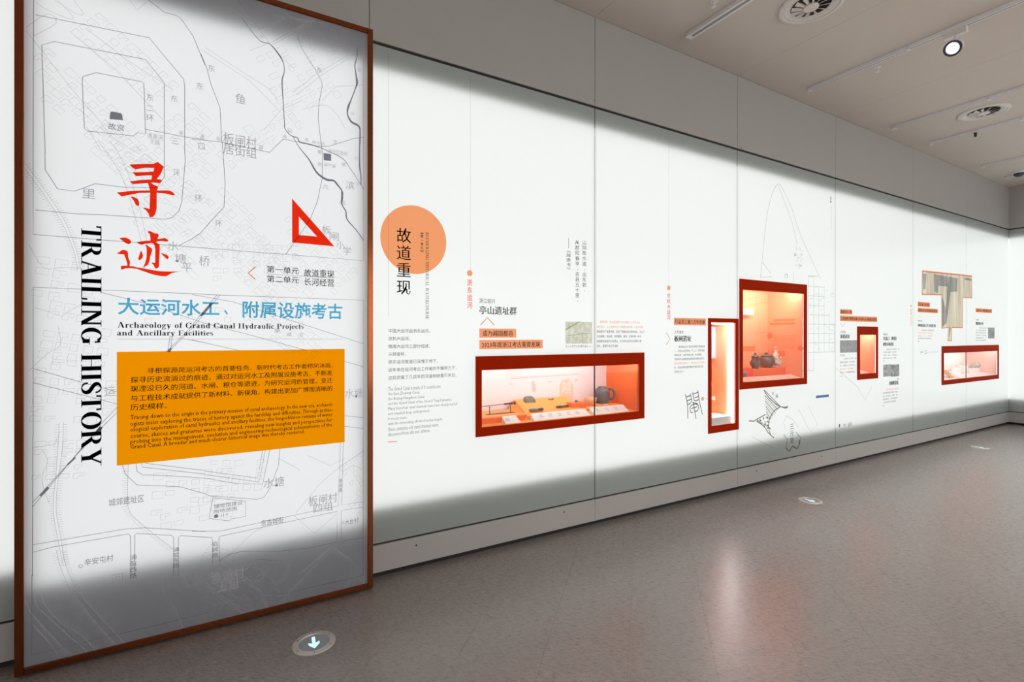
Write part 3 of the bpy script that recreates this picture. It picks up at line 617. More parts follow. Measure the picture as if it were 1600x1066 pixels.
def houses(px, py, ang, nu, nv, su, sv, skip=.3, seed=1):
    rnd = random.Random(seed); x0, z0 = onY(px, py, Y1); a = math.radians(ang); c, s = math.cos(a), math.sin(a)
    for i in range(nu):
        for j in range(nv):
            if rnd.random() < skip: continue
            u, v = i*su*1.18, -j*sv*1.25; w, h = su*rnd.uniform(.6, 1), sv*rnd.uniform(.6, 1)
            pts = [(u, v), (u+w, v), (u+w, v-h), (u, v-h), (u, v)]
            if rnd.random() < .4: pts = [(u, v), (u+w, v), (u+w, v-h*.5), (u+w*.5, v-h*.5), (u+w*.5, v-h), (u, v-h), (u, v)]
            P = [(x0+p*c-q*s, z0+p*s+q*c) for p, q in pts]
            if min(p[0] for p in P) < -.745 or max(p[0] for p in P) > .72 or min(p[1] for p in P) < .05: continue
            fa.append(flat(ribbon2(P, .0015), Y1+.0003))
for i, a in enumerate(((75, 75, -42, 12, 3, .042, .034), (100, 130, -42, 10, 3, .042, .036), (155, 20, -40, 8, 4, .045, .034), (170, 190, -42, 5, 4, .04, .034), (230, 230, -42, 6, 5, .045, .034), (240, 300, -45, 8, 5, .045, .03),
                       (300, 160, -40, 6, 5, .05, .036), (300, 250, -42, 12, 5, .05, .034), (330, 300, -42, 12, 6, .05, .034), (400, 90, 38, 6, 3, .05, .04), (420, 140, 38, 6, 4, .05, .04), (380, 200, 40, 5, 3, .05, .04),
                       (500, 60, 25, 5, 4, .03, .03), (460, 330, -42, 9, 5, .045, .034), (330, 380, 3, 9, 5, .04, .034), (420, 460, -42, 8, 5, .045, .03), (60, 400, -8, 4, 4, .05, .04), (80, 470, -10, 5, 7, .042, .036), (60, 560, -6, 6, 7, .042, .034), (55, 690, -4, 4, 5, .04, .03),
                       (240, 740, -3, 7, 5, .045, .036), (250, 790, 2, 6, 3, .045, .036), (330, 720, -6, 5, 4, .045, .034), (530, 730, 30, 4, 6, .036, .03), (545, 790, 35, 3, 4, .036, .03), (330, 850, -35, 6, 5, .05, .036), (320, 930, -32, 8, 4, .04, .03), (380, 930, -32, 6, 3, .04, .03), (230, 470, -5, 8, 3, .04, .034), (280, 600, 0, 2, 2, .04, .03))):
    houses(*a, seed=i)
obj('map_plan_line', join(*fa), M['map_f'], face)['kind'] = 'stuff'

tx = []
def ms(s, x0, y0, y1, x1): tx.append(text_fit(s, x0, y0, y1, x1, Y1-.0003))
for a in (('鱼', 368, 145, 160, 384), ('板闸村', 349, 206, 226, 401), ('居街组', 349, 222, 240, 401), ('里', 128, 294, 309, 149), ('水', 262, 377, 391, 279), ('塘', 273, 396, 410, 291), ('平', 284, 411, 425, 300), ('桥', 311, 399, 415, 328),
          ('滨', 540, 282, 295, 554), ('板', 503, 352, 365, 517), ('闸', 515, 362, 376, 529), ('小', 526, 376, 389, 538), ('学', 536, 385, 398, 549), ('运', 163, 605, 620, 181), ('水塘', 539, 608, 623, 567), ('水塘', 412, 748, 764, 444),
          ('板闸村', 482, 776, 792, 527), ('四组', 490, 789, 802, 520), ('渔源村', 329, 896, 914, 382), ('五组', 340, 908, 926, 373), ('河', 173, 898, 914, 194), ('东', 229, 146, 157, 240), ('二', 228, 164, 172, 240), ('环', 228, 178, 189, 241),
          ('东', 267, 148, 158, 278), ('三', 268, 215, 224, 279), ('四', 310, 223, 233, 320), ('东', 307, 128, 139, 318), ('东', 325, 100, 111, 336), ('环', 271, 264, 275, 281), ('环', 304, 304, 315, 316), ('环', 336, 344, 354, 347), ('东', 495, 104, 113, 504),
          ('六', 504, 287, 295, 513), ('通惠河', 230, 207, 216, 255), ('北路', 234, 217, 225, 250), ('通', 312, 210, 217, 319), ('惠', 280, 204, 211, 286), ('街', 338, 213, 220, 346), ('路', 405, 226, 234, 411), ('通', 441, 210, 216, 448), ('运', 449, 200, 207, 457), ('燕', 476, 215, 221, 482),
          ('南屯桥', 488, 219, 225, 508), ('通州区政府', 512, 232, 239, 543), ('署', 496, 234, 240, 503), ('路', 496, 253, 259, 503), ('葫芦湖', 506, 254, 260, 524), ('潮', 558, 105, 111, 564), ('白', 548, 174, 179, 553), ('河', 553, 244, 250, 559), ('城', 534, 253, 260, 540), ('河', 556, 284, 291, 561),
          ('凉', 520, 218, 224, 527), ('减', 447, 519, 526, 456), ('河', 466, 520, 528, 474), ('潮', 428, 513, 520, 437), ('北', 405, 53, 59, 412), ('运', 588-58, 313, 319, 541)):
    ms(*a)
objs('map_place_name', tx, M['map'], face)
tx = []
for a in (('故宫', 169, 191, 202, 194), ('城郊遗址区', 170, 780, 792, 225), ('辛安屯村', 132, 874, 885, 177), ('大台村', 539, 812, 821, 560), ('博物馆建设', 334, 788.5, 795.5, 379), ('用地范围', 333.5, 797, 803, 370), ('J13', 344, 804, 808.5, 356), ('东古城街', 408, 813, 823, 443)):
    tx.append(text_fit(*a, Y1-.0003))
tx.append(col_text('涌盈西路', 208, 866, 905, .03, Y1-.0003)); tx.append(col_text('涌盈东路', 275, 855, 888, .03, Y1-.0003)); tx.append(col_text('临镜路', 336, 846, 872, .03, Y1-.0003)); tx.append(col_text('惠政路', 532, 748, 770, .022, Y1-.0003))
for px, py in ((126, 885), (536, 817)):
    x, z = onY(px, py, Y1); tx.append(flat(ribbon2([(x+.007*math.cos(k*PI/10), z+.007*math.sin(k*PI/10)) for k in range(21)], .002), Y1-.0003))
objs('map_site_name', tx, M['map_d'], face)

# calligraphy, triangle, arrow mark
P_ = lambda pts: poly_px(cr('P', pts), Y3)
Q_ = lambda pts: poly_px(cr('Q', pts), Y3)
cal = [P_([(290, 130), (440, 120), (690, 118), (760, 85), (865, 165), (810, 290), (745, 372), (815, 378), (832, 405), (790, 442), (700, 432), (585, 438), (430, 452), (355, 458), (288, 412), (470, 388), (655, 378), (670, 312), (600, 310), (400, 325), (342, 258), (560, 255), (692, 245), (705, 188), (560, 182), (390, 212), (330, 175)]),
       P_([(597, 436), (655, 436), (690, 465), (755, 490), (768, 520), (745, 562), (940, 560), (1000, 580), (1050, 630), (1030, 648), (900, 615), (745, 602), (745, 860), (720, 960), (680, 1005), (625, 1005), (615, 960), (575, 900), (512, 845), (545, 850), (625, 870), (635, 600), (450, 605), (300, 635), (160, 662), (78, 595), (300, 572), (480, 562), (632, 560), (615, 490)]),
       P_([(305, 660), (370, 672), (430, 705), (452, 760), (452, 810), (435, 825), (395, 800), (360, 730)]),
       Q_([(145, 218), (200, 205), (270, 205), (340, 235), (375, 275), (365, 320), (320, 335), (265, 310), (215, 275)]),
       Q_([(95, 508), (150, 485), (195, 448), (250, 445), (310, 480), (318, 590), (355, 680), (345, 765), (420, 768), (500, 790), (640, 812), (780, 840), (950, 865), (1150, 870), (1340, 868), (1180, 895), (1130, 925), (1060, 965), (960, 960), (830, 935), (760, 915), (600, 860), (480, 815), (330, 805), (250, 812), (190, 835), (175, 820), (175, 758), (300, 755), (300, 720), (270, 620), (235, 535), (110, 522)]),
       Q_([(480, 295), (640, 268), (755, 262), (750, 180), (735, 130), (690, 95), (730, 72), (770, 85), (830, 118), (890, 122), (920, 160), (890, 232), (960, 225), (1040, 212), (1100, 250), (1095, 280), (1060, 285), (980, 272), (900, 275), (870, 290), (880, 310), (935, 340), (935, 500), (920, 780), (880, 812), (840, 808), (820, 750), (768, 692), (845, 700), (848, 440), (825, 330), (770, 310), (650, 325), (585, 348), (540, 335)]),
       Q_([(645, 355), (680, 345), (730, 385), (785, 420), (785, 470), (755, 560), (735, 660), (710, 735), (605, 800), (650, 700), (675, 600), (680, 470), (675, 390)]),
       Q_([(565, 462), (590, 495), (608, 560), (600, 600), (545, 650), (510, 630), (530, 560), (550, 500)]), Q_([(950, 505), (1010, 520), (1080, 545), (1115, 585), (1100, 620), (1080, 632), (1035, 590), (990, 545)])]
obj('calligraphy_character', join(*cal[:3]), M['redfilm'], face, label='red brush-written upper character'); obj('calligraphy_character', join(*cal[3:]), M['redfilm'], face, label='red brush-written lower character')
tri_o = cr('D', [(694, 400), (988, 733), (695, 706)]); tri_i = cr('D', [(742, 527), (868, 665), (742, 654)])
tv = [(*onY(*p, Y3),) for p in tri_o+tri_i]
obj('set_square_mark', ([(x, Y3, z) for x, z in tv], [(0, 1, 4, 3), (1, 2, 5, 4), (2, 0, 3, 5)]), M['redfilm'], face, label='red set square mark')
obj('chevron_mark', line_px(cr('D', [(440, 876), (390, 918), (440, 962)]), .0055, Y3), film('amber_film', (.9, .25, .02)), face)
objs('english_title_word', [serif_down('TRAILING', 127, 158.5, 351, 539, Y3, .05, .55, .032), serif_down('HISTORY', 127, 158.5, 553, 731, Y3, .05, .55, .032)], M['ink'], face)
objs('chinese_subtitle', [text_fit('大运河水工', 184, 465, 492, 343, Y3, res=3, off=.018), text_fit('、', 350, 484, 492, 356, Y3, res=3, off=.018), text_fit('附属设施考古', 379, 470, 497, 535, Y3, res=3, off=.018)], M['bluefilm'], face, ['sky blue heading']*3)
ttl = [text_fit('', 183, 503, 515, 474.5, Y3, g=heavy(serif('Archaeology of Grand Canal Hydraulic Projects', .05, .42), .018)), text_fit('', 183, 516, 527, 333, Y3, g=heavy(serif('and Ancillary Facilities', .05, .42), .018))]
objs('english_subtitle', ttl, M['ink'], face)
objs('section_list_line', (text_fit('第一单元', 417, 415, 426, 467, Y3, .006), text_fit('故道重现', 475, 420, 432, 522, Y3, .006), text_fit('第二单元', 417, 430, 441, 467, Y3, .006), text_fit('长河经营', 475, 434, 446, 522, Y3, .006),
    line_px([(416, 428), (522, 435)], .0012, Y3)), M['ink'], face)
obj('rule_line', line_px([(183, 530), (535, 530)], .0014, Y3), M['map_d'], face)
ob = obj('text_block', rect_px(182.5, 550, 538.5, 727.5, 0) if 0 else rect_px(182.5, 550.5, 727.5, 538.5, Y2) if 0 else (lambda: (lambda a, zt, b, zb: ([(a, Y2, zb), (b, Y2, zb), (b, Y2, zt), (a, Y2, zt)], [(0, 1, 2, 3)]))(onY(182.5, 550, Y2)[0], onY(182.5, 550, Y2)[1], onY(538.5, 525, Y2)[0], onY(182.5, 728, Y2)[1]))(), M['orangefilm'], face, label='orange block with brown text')
cn = [('寻根探源是运河考古的首要任务。新时代考古工作者栉风沐雨，', 230, 575, 584, 520), ('探寻历史流淌过的痕迹，通过对运河水工及附属设施考古，不断发', 204, 589, 599, 519.5), ('现湮没已久的河道、水闸、粮仓等遗迹，为研究运河的管理、变迁', 204, 603, 613, 519.5), ('与工程技术成就提供了新材料、新视角，构建出更加广博而清晰的', 204, 618, 628, 519.5), ('历史模样。', 204, 632, 642, 261)]
objs('chinese_text_line', [text_fit(*a, Y3, .008) for a in cn], M['brownink'], face, kind='stuff')
en = [('Tracing down to the origin is the primary mission of canal archaeology. In the new era, archaeol-', 203.5, 649, 658, 520), ('ogists insist exploring the traces of history against the hardship and difficulties. Through archae-', 203.5, 659, 668, 520), ('ological exploration of canal hydraulics and ancillary facilities, the long-oblivion remains of water', 203.5, 668, 677, 519.5),
      ('course, sluices and granaries were discovered, revealing new insights and perspectives for', 203.5, 678, 687, 519), ('probing into the management, evolution and engineering-technological achievements of the', 203.5, 687, 696, 519), ('Grand Canal. A broader and much clearer historical image was thereby rendered.', 203.5, 695, 704, 476)]
en = [text_fit(*a, Y3, .008) for a in en]
objs('english_text_line', en, M['brownink'], face)

# ------------------------------------------------------------------ prints on the glass wall
Z1 = WALL-.0010; Z2 = WALL-.0016; Z3 = WALL-.0022
def panel_of(px):
    x = onY(px, HZ, WALL)[0]
    for i, (a, b) in enumerate(zip(seams, seams[1:])):
        if a <= x < b: return panels[i]
    return panels[-1]
p1, p2, p3, p4, p5, p6 = [panel_of(x) for x in (650, 1000, 1200, 1350, 1480, 1540)]
cx, cz = onY(647.5, 374, Z1); rx = (onY(699, 374, Z1)[0]-onY(596, 374, Z1)[0])/2
obj('printed_disc', ellipse(cx, cz-.003, rx, rx, Z1), M['peach'], p1, label='large peach disc')
obj('section_title', col_text('故道重现', 631, 355, 463, .100, Z2, .004), M['ink'], p1)
obj('section_number', col_text('【第一单元】', 659.3, 360, 397, .021, Z2, .02), M['brownink'], p1)
obj('english_section_title', serif_down('REEMERGING HISTORICAL WATERCOURSE', 665, 670, 363, 499, Z2, .08, .5), M['ink'], p1)
obj('printed_line', join(line_px([(607, 84), (607, 495)], .0022, Z1+.0003), line_px([(735, 117), (735, 423)], .0022, Z1)), M['hair'], p1)
obj('marker_dot', disc(734, 427, .021, Z1), M['bar'], p1)
obj('canal_name', col_text('浙东运河', 734, 436, 483, .042, Z1, off=.012), M['orangeink'], p1)
b1 = ['中国大运河由浙东运河、', '京杭大运河、', '隋唐大运河三部分组成。', '斗转星移，', '很多运河故道已深埋于地下。', '近年来在运河考古工作者的不懈努力下，', '这些淤废了几百年的河道相继重见天日。']
X0, Zt = onY(606.5, 514, Z1); _, Zb = onY(606.5, 600, Z1); st = (Zt-Zb)/7
wch = (onY(719, 525, Z1)[0]-X0)/18
objs('text_line', ([text_at(s, X0, Zt-i*st, wch*.98, Z1, 1.0) for i, s in enumerate(b1)]), M['greyink'], p1)
b2 = ['The Grand Canal is made of 3 constituents:', 'the East Zhejiang Canal,', 'the Beijing-Hangzhou Canal', 'and the Grand Canal of the Sui and Tang Dynasties.', 'Many historical canal channels have been deeply buried', 'and revealed deep underground.', 'In recent years,', 'with the unremitting efforts of archaeologists,', 'these centuries-old canal channels were', 'discovered from silts and oblivion.']
ends = [689, 656, 663, 706, 714, 671, 636, 692, 685, 672]
ys = [605, 613.2, 621, 628.6, 636.5, 644.4, 652.3, 660, 668, 676]
objs('english_text_line', ([text_fit(s, 606.5, ys[i], ys[i]+6.2, ends[i], Z1) for i, s in enumerate(b2)]), M['palegrey'], p1)
obj('printed_dash', line_px([(606, 691), (621, 690)], .004, Z1), M['orangeink'], p1)
objs('site_name', (text_fit('浙江绍兴', 749, 466, 473.5, 773.5, Z1), text_fit('亭山遗址群', 749, 478, 491, 807.5, Z1, .02)), M['ink'], p1)
obj('chevron_mark', line_px([(751, 508), (761.5, 496.5), (772, 508)], .006, Z1), M['orangeink'], p1)
def titlebar(s, x0, y0, y1, x1, par, bold=.012, pad=3):
    o = obj('title_bar', rect_px(x0, y0, x1, y1, Z1), M['bar'], par)
    obj('title_text', text_fit(s, x0+pad, y0+(y1-y0)*.2, y1-(y1-y0)*.17, x1-pad, Z2, bold), M['brownink'], par)
titlebar('或为越国都邑', 749, 513.5, 528, 806.5, p1, pad=5); titlebar('2023年度浙江考古重要发现', 749, 531.5, 546, 848, p1, pad=4)
objs('poem_column', (col_text('山阴故水道，出东郭，', 913, 375, 458, .043, Z1, .0), col_text('从郡阳春亭，去县五十里。', 902, 375, 474, .043, Z1), line_px([(888.5, 372), (888.5, 388)], .003, Z1), col_text('《越绝书》', 888.5, 388, 425, .042, Z1)), M['greyink'], p1)
def photo(x0, y0, y1, x1, cols, sc, par, lab=None):
    o = obj('printed_photo', rect_px(x0, y0, x1, y1, Z1), film('printed_photo_film', (1, 1, 1), cols=cols, nscale=sc), par)
    if lab: o['label'] = lab
photo(883.5, 502.5, 537.5, 925, ((.58, .58, .47), (.88, .87, .77)), (30, 1, 18), p1)
pf = [poly_px([(883.5, 514), (903, 502.5), (908, 502.5), (883.5, 517)], Z2), line_px([(886, 525), (905, 522), (924, 521)], .004, Z2)]
obj('photo_detail', join(*pf), film('olive_film', (.66, .72, .46)), p1)
obj('photo_caption', text_fit('亭山小型竹木构建筑基址', 883.5, 539.5, 543.5, 919, Z1), M['palegrey'], p1)
obj('caption_mark', disc(922, 541.5, .008, Z1, 3), M['orangeink'], p1)
def para(par, x0, y0, x1, pitch_px, rows, mat='palegrey', hi=(), frac=.62, end=None):
    """rows of small print, top left at pixel (x0, y0)"""
    X, Z = onY(x0, y0, Z1); Xe = onY(x1, HZ, Z1)[0]; _, Zn = onY(x0, y0+pitch_px, Z1); P = Z-Zn; a, b = [], []
    for i, s in enumerate(rows):
        if not s.strip(): continue
        n = max(len(r) for r in rows); sz = P*frac; sx = (Xe-X)/n/sz
        g = text_at(s, X+(.5*sz if i == 0 else 0), Z-i*P, sz, Z1, sx*(.98 if i == 0 else 1)); (b if i in hi else a).append(g)
    if a: obj('paragraph', join(*a), M[mat], par, kind='stuff')
    if b: obj('highlighted_paragraph', join(*b), M['orangeink2'], par, kind='stuff')
M['orangeink2'] = film('pale_orange_text_ink', (1, .42, .30), (1, .5, .4), .1)
para(p2, 932.5, 501, 1007.5, 7.6, ['　春秋时期，亭山遗址群的分布范围约二十万平方米，', '建筑遗存，出土遗物特征多为春秋战国时期，为探寻越国', '都城提供了重要线索。发现了等级较高的建筑基址，出土了', '印纹硬陶、原始瓷、青铜器等，推测、区域内有一处与', '越国都邑相关的大型遗址，也为浙东运河的山阴故水道', '源头，重要的考古学证据。'], 'greyink', (0, 1), .6)
# second canal
obj('printed_line', line_px([(1045, 210), (1045, 447)], .0025, Z1), M['hair'], p2)
obj('marker_dot', disc(1045, 450, .021, Z1), M['bar'], p2)
obj('canal_name', col_text('京杭大运河', 1045, 458, 501, .044, Z1, off=.012), M['orangeink'], p2)
titlebar('见证清江浦六百年沧桑', 1053, 496.5, 508, 1103, p2, .02, 1.5)
objs('site_name', (text_fit('江苏淮安', 1053.5, 516.5, 521.5, 1068, Z1), text_fit('板闸遗址', 1053.5, 524.5, 534, 1080, Z1, .03)), M['ink'], p2)
obj('chevron_mark', line_px([(1041, 520), (1047, 529.5), (1041, 539)], .005, Z1), M['orangeink'], p2)
para(p2, 1053.5, 540.5, 1101, 6.5, ['　　板闸遗址位于淮安市淮安区淮城街道', '一、京杭大运河西岸、于二〇一四年发掘', '明清石闸，木质地板水闸、木作基础，', '河岸堤坝与建筑遗址是明清时期的运河工', '程的重要组成部分——是大运河水工技术', '史，是目前保存最完整的木板石闸工程', '实物见证之一'], 'greyink', (4,), .6)
sx_ = lambda pts: [(1040+p[0]/7.614, 560+p[1]/7.614) for p in pts]
seal = [line_px(smoothpath(sx_(p), 3), .0075, Z1) for p in ([(235, 430), (262, 560), (265, 718)], [(290, 420), (310, 490), (295, 535), (258, 552)], [(245, 462), (298, 442)], [(252, 508), (308, 485)], [(320, 400), (335, 480), (350, 505), (400, 490)], [(385, 382), (400, 500), (438, 668)], [(330, 428), (388, 402)], [(345, 470), (395, 452)],
     [(325, 645), (300, 642), (290, 600), (300, 570), (340, 545), (380, 555), (392, 580), (380, 625), (350, 630)], [(325, 520), (340, 590), (350, 650), (362, 722)], [(330, 530), (365, 535), (385, 545)], [(305, 600), (375, 575)])]
obj('seal_character', join(*seal), M['greyink'], p2)
obj('marker_dot', join(disc(1040+440/7.614, 560+481/7.614, .018, Z1), line_px([(1101, 623.5), (1106, 623.3)], .004, Z1)), M['orangeink2'], p2)
# the big plan on the next panel
W6 = lambda pts: [(1150+p[0]/6.27, 270+p[1]/6.27) for p in pts]
W7 = lambda pts: [(1170+p[0]/7.614, 590+p[1]/7.614) for p in pts]
pl = [line_px(smoothpath(W6(p), 3), .006, Z1) for p in ([(240, 1020), (265, 780), (300, 440), (350, 220), (400, 118), (430, 120), (480, 200), (545, 340), (600, 520), (680, 720), (830, 1040)], [(410, 120), (460, 240), (520, 400), (560, 520), (600, 700)], [(235, 1025), (350, 1020)], [(260, 880), (345, 990)], [(710, 1010), (810, 1015)])]
pl += [line_px(W7(p), .005, Z1) for p in ([(30, 700), (300, 845)], [(590, 370), (700, 590), (740, 640), (820, 560), (700, 330)], [(450, 455), (520, 500), (590, 590)], [(450, 455), (415, 540), (440, 620)])]
gx0, gx1 = 1263, 1304
for i, yy in enumerate((432, 447, 462, 477, 492, 506.5, 521.5, 536, 551)):
    xe = [1272, 1288, 1288, 1288, 1296, 1304, 1304, 1304, 1304][i]
    X0, Za = onY(gx0, yy, Z1); pl.append(flat(ribbon2([(X0, Za), (onY(xe, HZ, Z1)[0], Za)], .005), Z1))
for xx, a, b in ((1263.5, 431, 580), (1271.5, 431, 580), (1279.5, 447, 551), (1288, 447, 551), (1296, 492, 551), (1303.5, 506, 551)): pl.append(line_px([(xx, a), (xx, b)], .005, Z1))
pl += [line_px([(1252, 580), (1271, 579)], .005, Z1), line_px([(1240, 425), (1240, 441)], .005, Z1), line_px([(1299, 322), (1299, 360)], .005, Z1)]
rnd = random.Random(4)
for k in range(46):
    x = rnd.uniform(1264, 1302); y = rnd.uniform(450, 550); pl.append(line_px([(x, y), (x+rnd.uniform(1, 5), y+rnd.uniform(-3, 4))], .004, Z1))
for k in range(26):
    x = rnd.uniform(1243, 1255); y = rnd.uniform(384, 420); pl.append(line_px([(x, y), (x+rnd.uniform(-1, 2), y+rnd.uniform(1, 4))], .006, Z1))
obj('printed_plan', join(*pl), M['hair'], p3)
wd_ = []
def fan(a, b, c, d, n):
    for i in range(n+1):
        t = i/n; wd_.append(line_px(W7([(a[0]+(b[0]-a[0])*t, a[1]+(b[1]-a[1])*t), (c[0]+(d[0]-c[0])*t, c[1]+(d[1]-c[1])*t)]), .005 if i % 2 else .010, Z1))
fan((185, 150), (210, 440), (375, 345), (245, 520), 9)
wd_ += [line_px(smoothpath(W7(p), 3), .012, Z1) for p in ([(0, 515), (60, 520), (90, 500), (200, 440)], [(90, 520), (180, 580), (230, 655), (300, 720)], [(375, 350), (300, 400), (245, 500), (235, 600), (260, 680)], [(180, 150), (240, 240), (370, 345), (460, 350)], [(400, 350), (430, 365), (460, 355), (455, 335)])]
for k in range(60):
    x, y = rnd.uniform(95, 245), rnd.uniform(440, 600)
    if abs(y-520) < (x-60)*.5: wd_.append(line_px(W7([(x, y), (x+rnd.uniform(-14, 20), y+rnd.uniform(5, 22))]), rnd.choice((.008, .016)), Z1))
wd_ += [line_px(W7([(440, 840), (485, 880), (520, 815), (575, 850), (600, 800), (605, 740)]), .014, Z1), line_px(W7([(415, 680), (460, 740), (440, 840)]), .008, Z1), line_px(W7([(560, 650), (620, 720), (605, 790)]), .008, Z1)]
obj('printed_timber_drawing', join(*wd_), film('timber_drawing_ink', (.38, .36, .33), (.4, .4, .38), .2), p3)
objs('plan_place_name', (col_text('三元宫', 1237.5, 661, 694, .075, Z2), text_fit('北', 1296.5, 307, 312, 1300, Z1), text_fit('门', 1226.5, 428, 434, 1230.5, Z1), text_fit('水', 1206, 612, 618, 1210, Z1), text_fit('关', 1211.5, 616, 623, 1216, Z1), text_fit('凸', 1241, 395, 400, 1244, Z1), disc(1298, 315.3, .012, Z1, 12), disc(1251.5, 415, .012, Z1, 3)), M['greyink'], p3)
obj('blue_strip', rect_px(1275, 618.5, 1295, 622.5, Z1), M['blueprint'], p3)
# fourth panel
titlebar('瓷器荟萃之地', 1312.5, 483, 491, 1331.5, p4, .03, .8); titlebar('江苏扬州文明的出现与中国大运河隋唐段重现', 1312.5, 493, 502, 1370.5, p4, .03, .8)
obj('chevron_mark', line_px([(1313.5, 505), (1316.5, 511), (1320, 505)], .006, Z1), M['orangeink2'], p4)
objs('site_name', (text_fit('江苏淮安', 1313, 517, 520.5, 1321, Z1), text_fit('新路遗址', 1313, 522.5, 529, 1328, Z1, .04)), M['ink'], p4)
photo(1312.5, 532, 551.5, 1339, ((.33, .33, .33), (.52, .52, .52)), (30, 1, 26), p4)
obj('photo_caption', text_fit('遗址航拍', 1313, 554, 557, 1320, Z1), M['palegrey'], p4)
para(p4, 1312.5, 559.5, 1338, 5.4, ['　　上世纪七〇年代，新', '路遗址发现，位于淮安', '市，面积约三万平方米', '瓷片标本，年代晚唐', '至宋代，为重要的转运', '码头'], 'palegrey', (3, 5), .6)
objs('site_name', (text_fit('安徽淮北', 1380, 521, 524, 1387.5, Z1), text_fit('含盐口（仰韶）', 1380, 526, 532, 1401, Z1, .04), text_fit('柳孜木构遗址', 1380, 535, 541, 1396.5, Z1, .04), text_fit('刘堌堆遗址', 1389, 596, 602.5, 1404, Z1, .04), text_fit('河南', 1401, 591, 594, 1404.5, Z1)), M['ink'], p4)
para(p4, 1380, 545, 1405, 4.6, ['　　遗址位于淮北市，濉', '溪县百善镇，通济渠', '河道、码头、沉船出土', '唐代沉船八艘，瓷器', '年'], 'palegrey', (), .6)
photo(1380, 570, 589, 1392, ((.33, .31, .29), (.62, .61, .6)), (22, 1, 30), p4)
photo(1392, 570, 589, 1405, ((.18, .18, .18), (.62, .62, .62)), (34, 1, 12), p4)
para(p4, 1379.5, 608.5, 1404.5, 4.9, ['　　荥阳故城大运河遗址', '发现隋唐通济渠汴河故', '道、石板路、车辙、桥', '墩等遗迹，为研究隋唐', '大运河提供了重要资', '料。'], 'palegrey', (0,), .6)
obj('printed_plan', join(line_px([(1306, 575), (1340, 605), (1352, 626), (1362, 605)], .006, Z1), line_px([(1312, 670), (1328, 668)], .004, Z1)), M['hair'], p4)
objs('plan_place_name', (text_fit('1', 1311, 663, 668, 1312.5, Z1), text_fit('水', 1318, 662, 667, 1321.5, Z1), text_fit('运河', 1325, 661, 667, 1331, Z1)), M['greyink'], p4)
obj('marker_dot', disc(1423.5, 478, .016, Z1), M['bar'], p4)
obj('canal_name', col_text('隋唐大运河', 1423.5, 482, 510, .05, Z1), M['orangeink2'], p4)
# fifth and sixth panel
W8 = lambda pts: [(1410+p[0]/6.663, 400+p[1]/6.663) for p in pts]
cross = W8([(208, 157), (725, 210), (725, 437), (628, 432), (628, 748), (515, 745), (512, 885), (472, 882), (480, 745), (410, 755), (408, 405), (203, 400)])
obj('printed_photo', poly_px(cross, Z1), film('timber_photo_film', (1, 1, 1), cols=((.60, .54, .46), (.95, .86, .70)), nscale=(14, 1, 1.2)), p5, label='printed photo of timber planks cut to a stepped T outline')
pk = [poly_px(W8(p), Z2) for p in ([(215, 185), (250, 190), (240, 350), (218, 350)], [(330, 190), (470, 215), (470, 320), (375, 310), (372, 390), (335, 370)], [(480, 215), (575, 235), (570, 370), (500, 375), (460, 700), (415, 740), (412, 420), (455, 560), (470, 330)], [(660, 225), (720, 240), (720, 262), (640, 245)], [(488, 745), (505, 745), (485, 850)])]
obj('photo_detail', join(*pk), film('slate_photo_film', (.56, .60, .68)), p5)
q = [onY(*p, Z2-.0003) for p in cross]; q.append(q[0])
obj('photo_outline', flat(ribbon2(q, .022), Z2-.0003), M['orangeink2'], p5)
titlebar('见证北宋', 1434, 471.5, 479, 1453, p5, .03, 1); titlebar('国家水运的重要遗址', 1434, 481, 488, 1465.5, p5, .03, .8)
obj('chevron_mark', line_px([(1436, 493), (1437.5, 496), (1439, 493)], .004, Z1), M['orangeink2'], p5)
objs('site_name', (text_fit('河南开封', 1434, 500, 502.5, 1441, Z1), text_fit('州桥及汴河遗址', 1434, 506, 511, 1462.5, Z1, .04)), M['greyink'], p5)
para(p5, 1434, 515, 1459.5, 4.3, ['　　州桥及汴河遗址位', '于开封市中山路与自', '由路十字口，发现唐', '宋至清代河道遗存，', '桥'], 'palegrey', (1, 2), .6)
objs('plan_place_name', (text_fit('通济渠', 1438, 549, 552, 1443, Z1), text_fit('卫', 1445, 547.5, 553, 1448, Z1), line_px([(1449, 550.5), (1466, 550)], .003, Z1)), M['palegrey'], p5)
titlebar('运河上的转运仓', 1524.5, 481.5, 488, 1550, p6, .03, .8)
objs('site_name', (text_fit('河南', 1524.5, 498.5, 501, 1529, Z1), text_fit('黎阳仓', 1524.5, 503, 508, 1537, Z1, .04)), M['greyink'], p6)
para(p6, 1524.5, 511.5, 1543.5, 3.9, ['　　黎阳仓遗址', '位于浚县东关', '隋代国家粮仓', '仓窖九十余座', '发掘面积三千', '余平方米遗存'], 'palegrey', (), .55)
photo(1544, 512, 529, 1554, ((.25, .25, .25), (.6, .6, .6)), (20, 1, 24), p6)

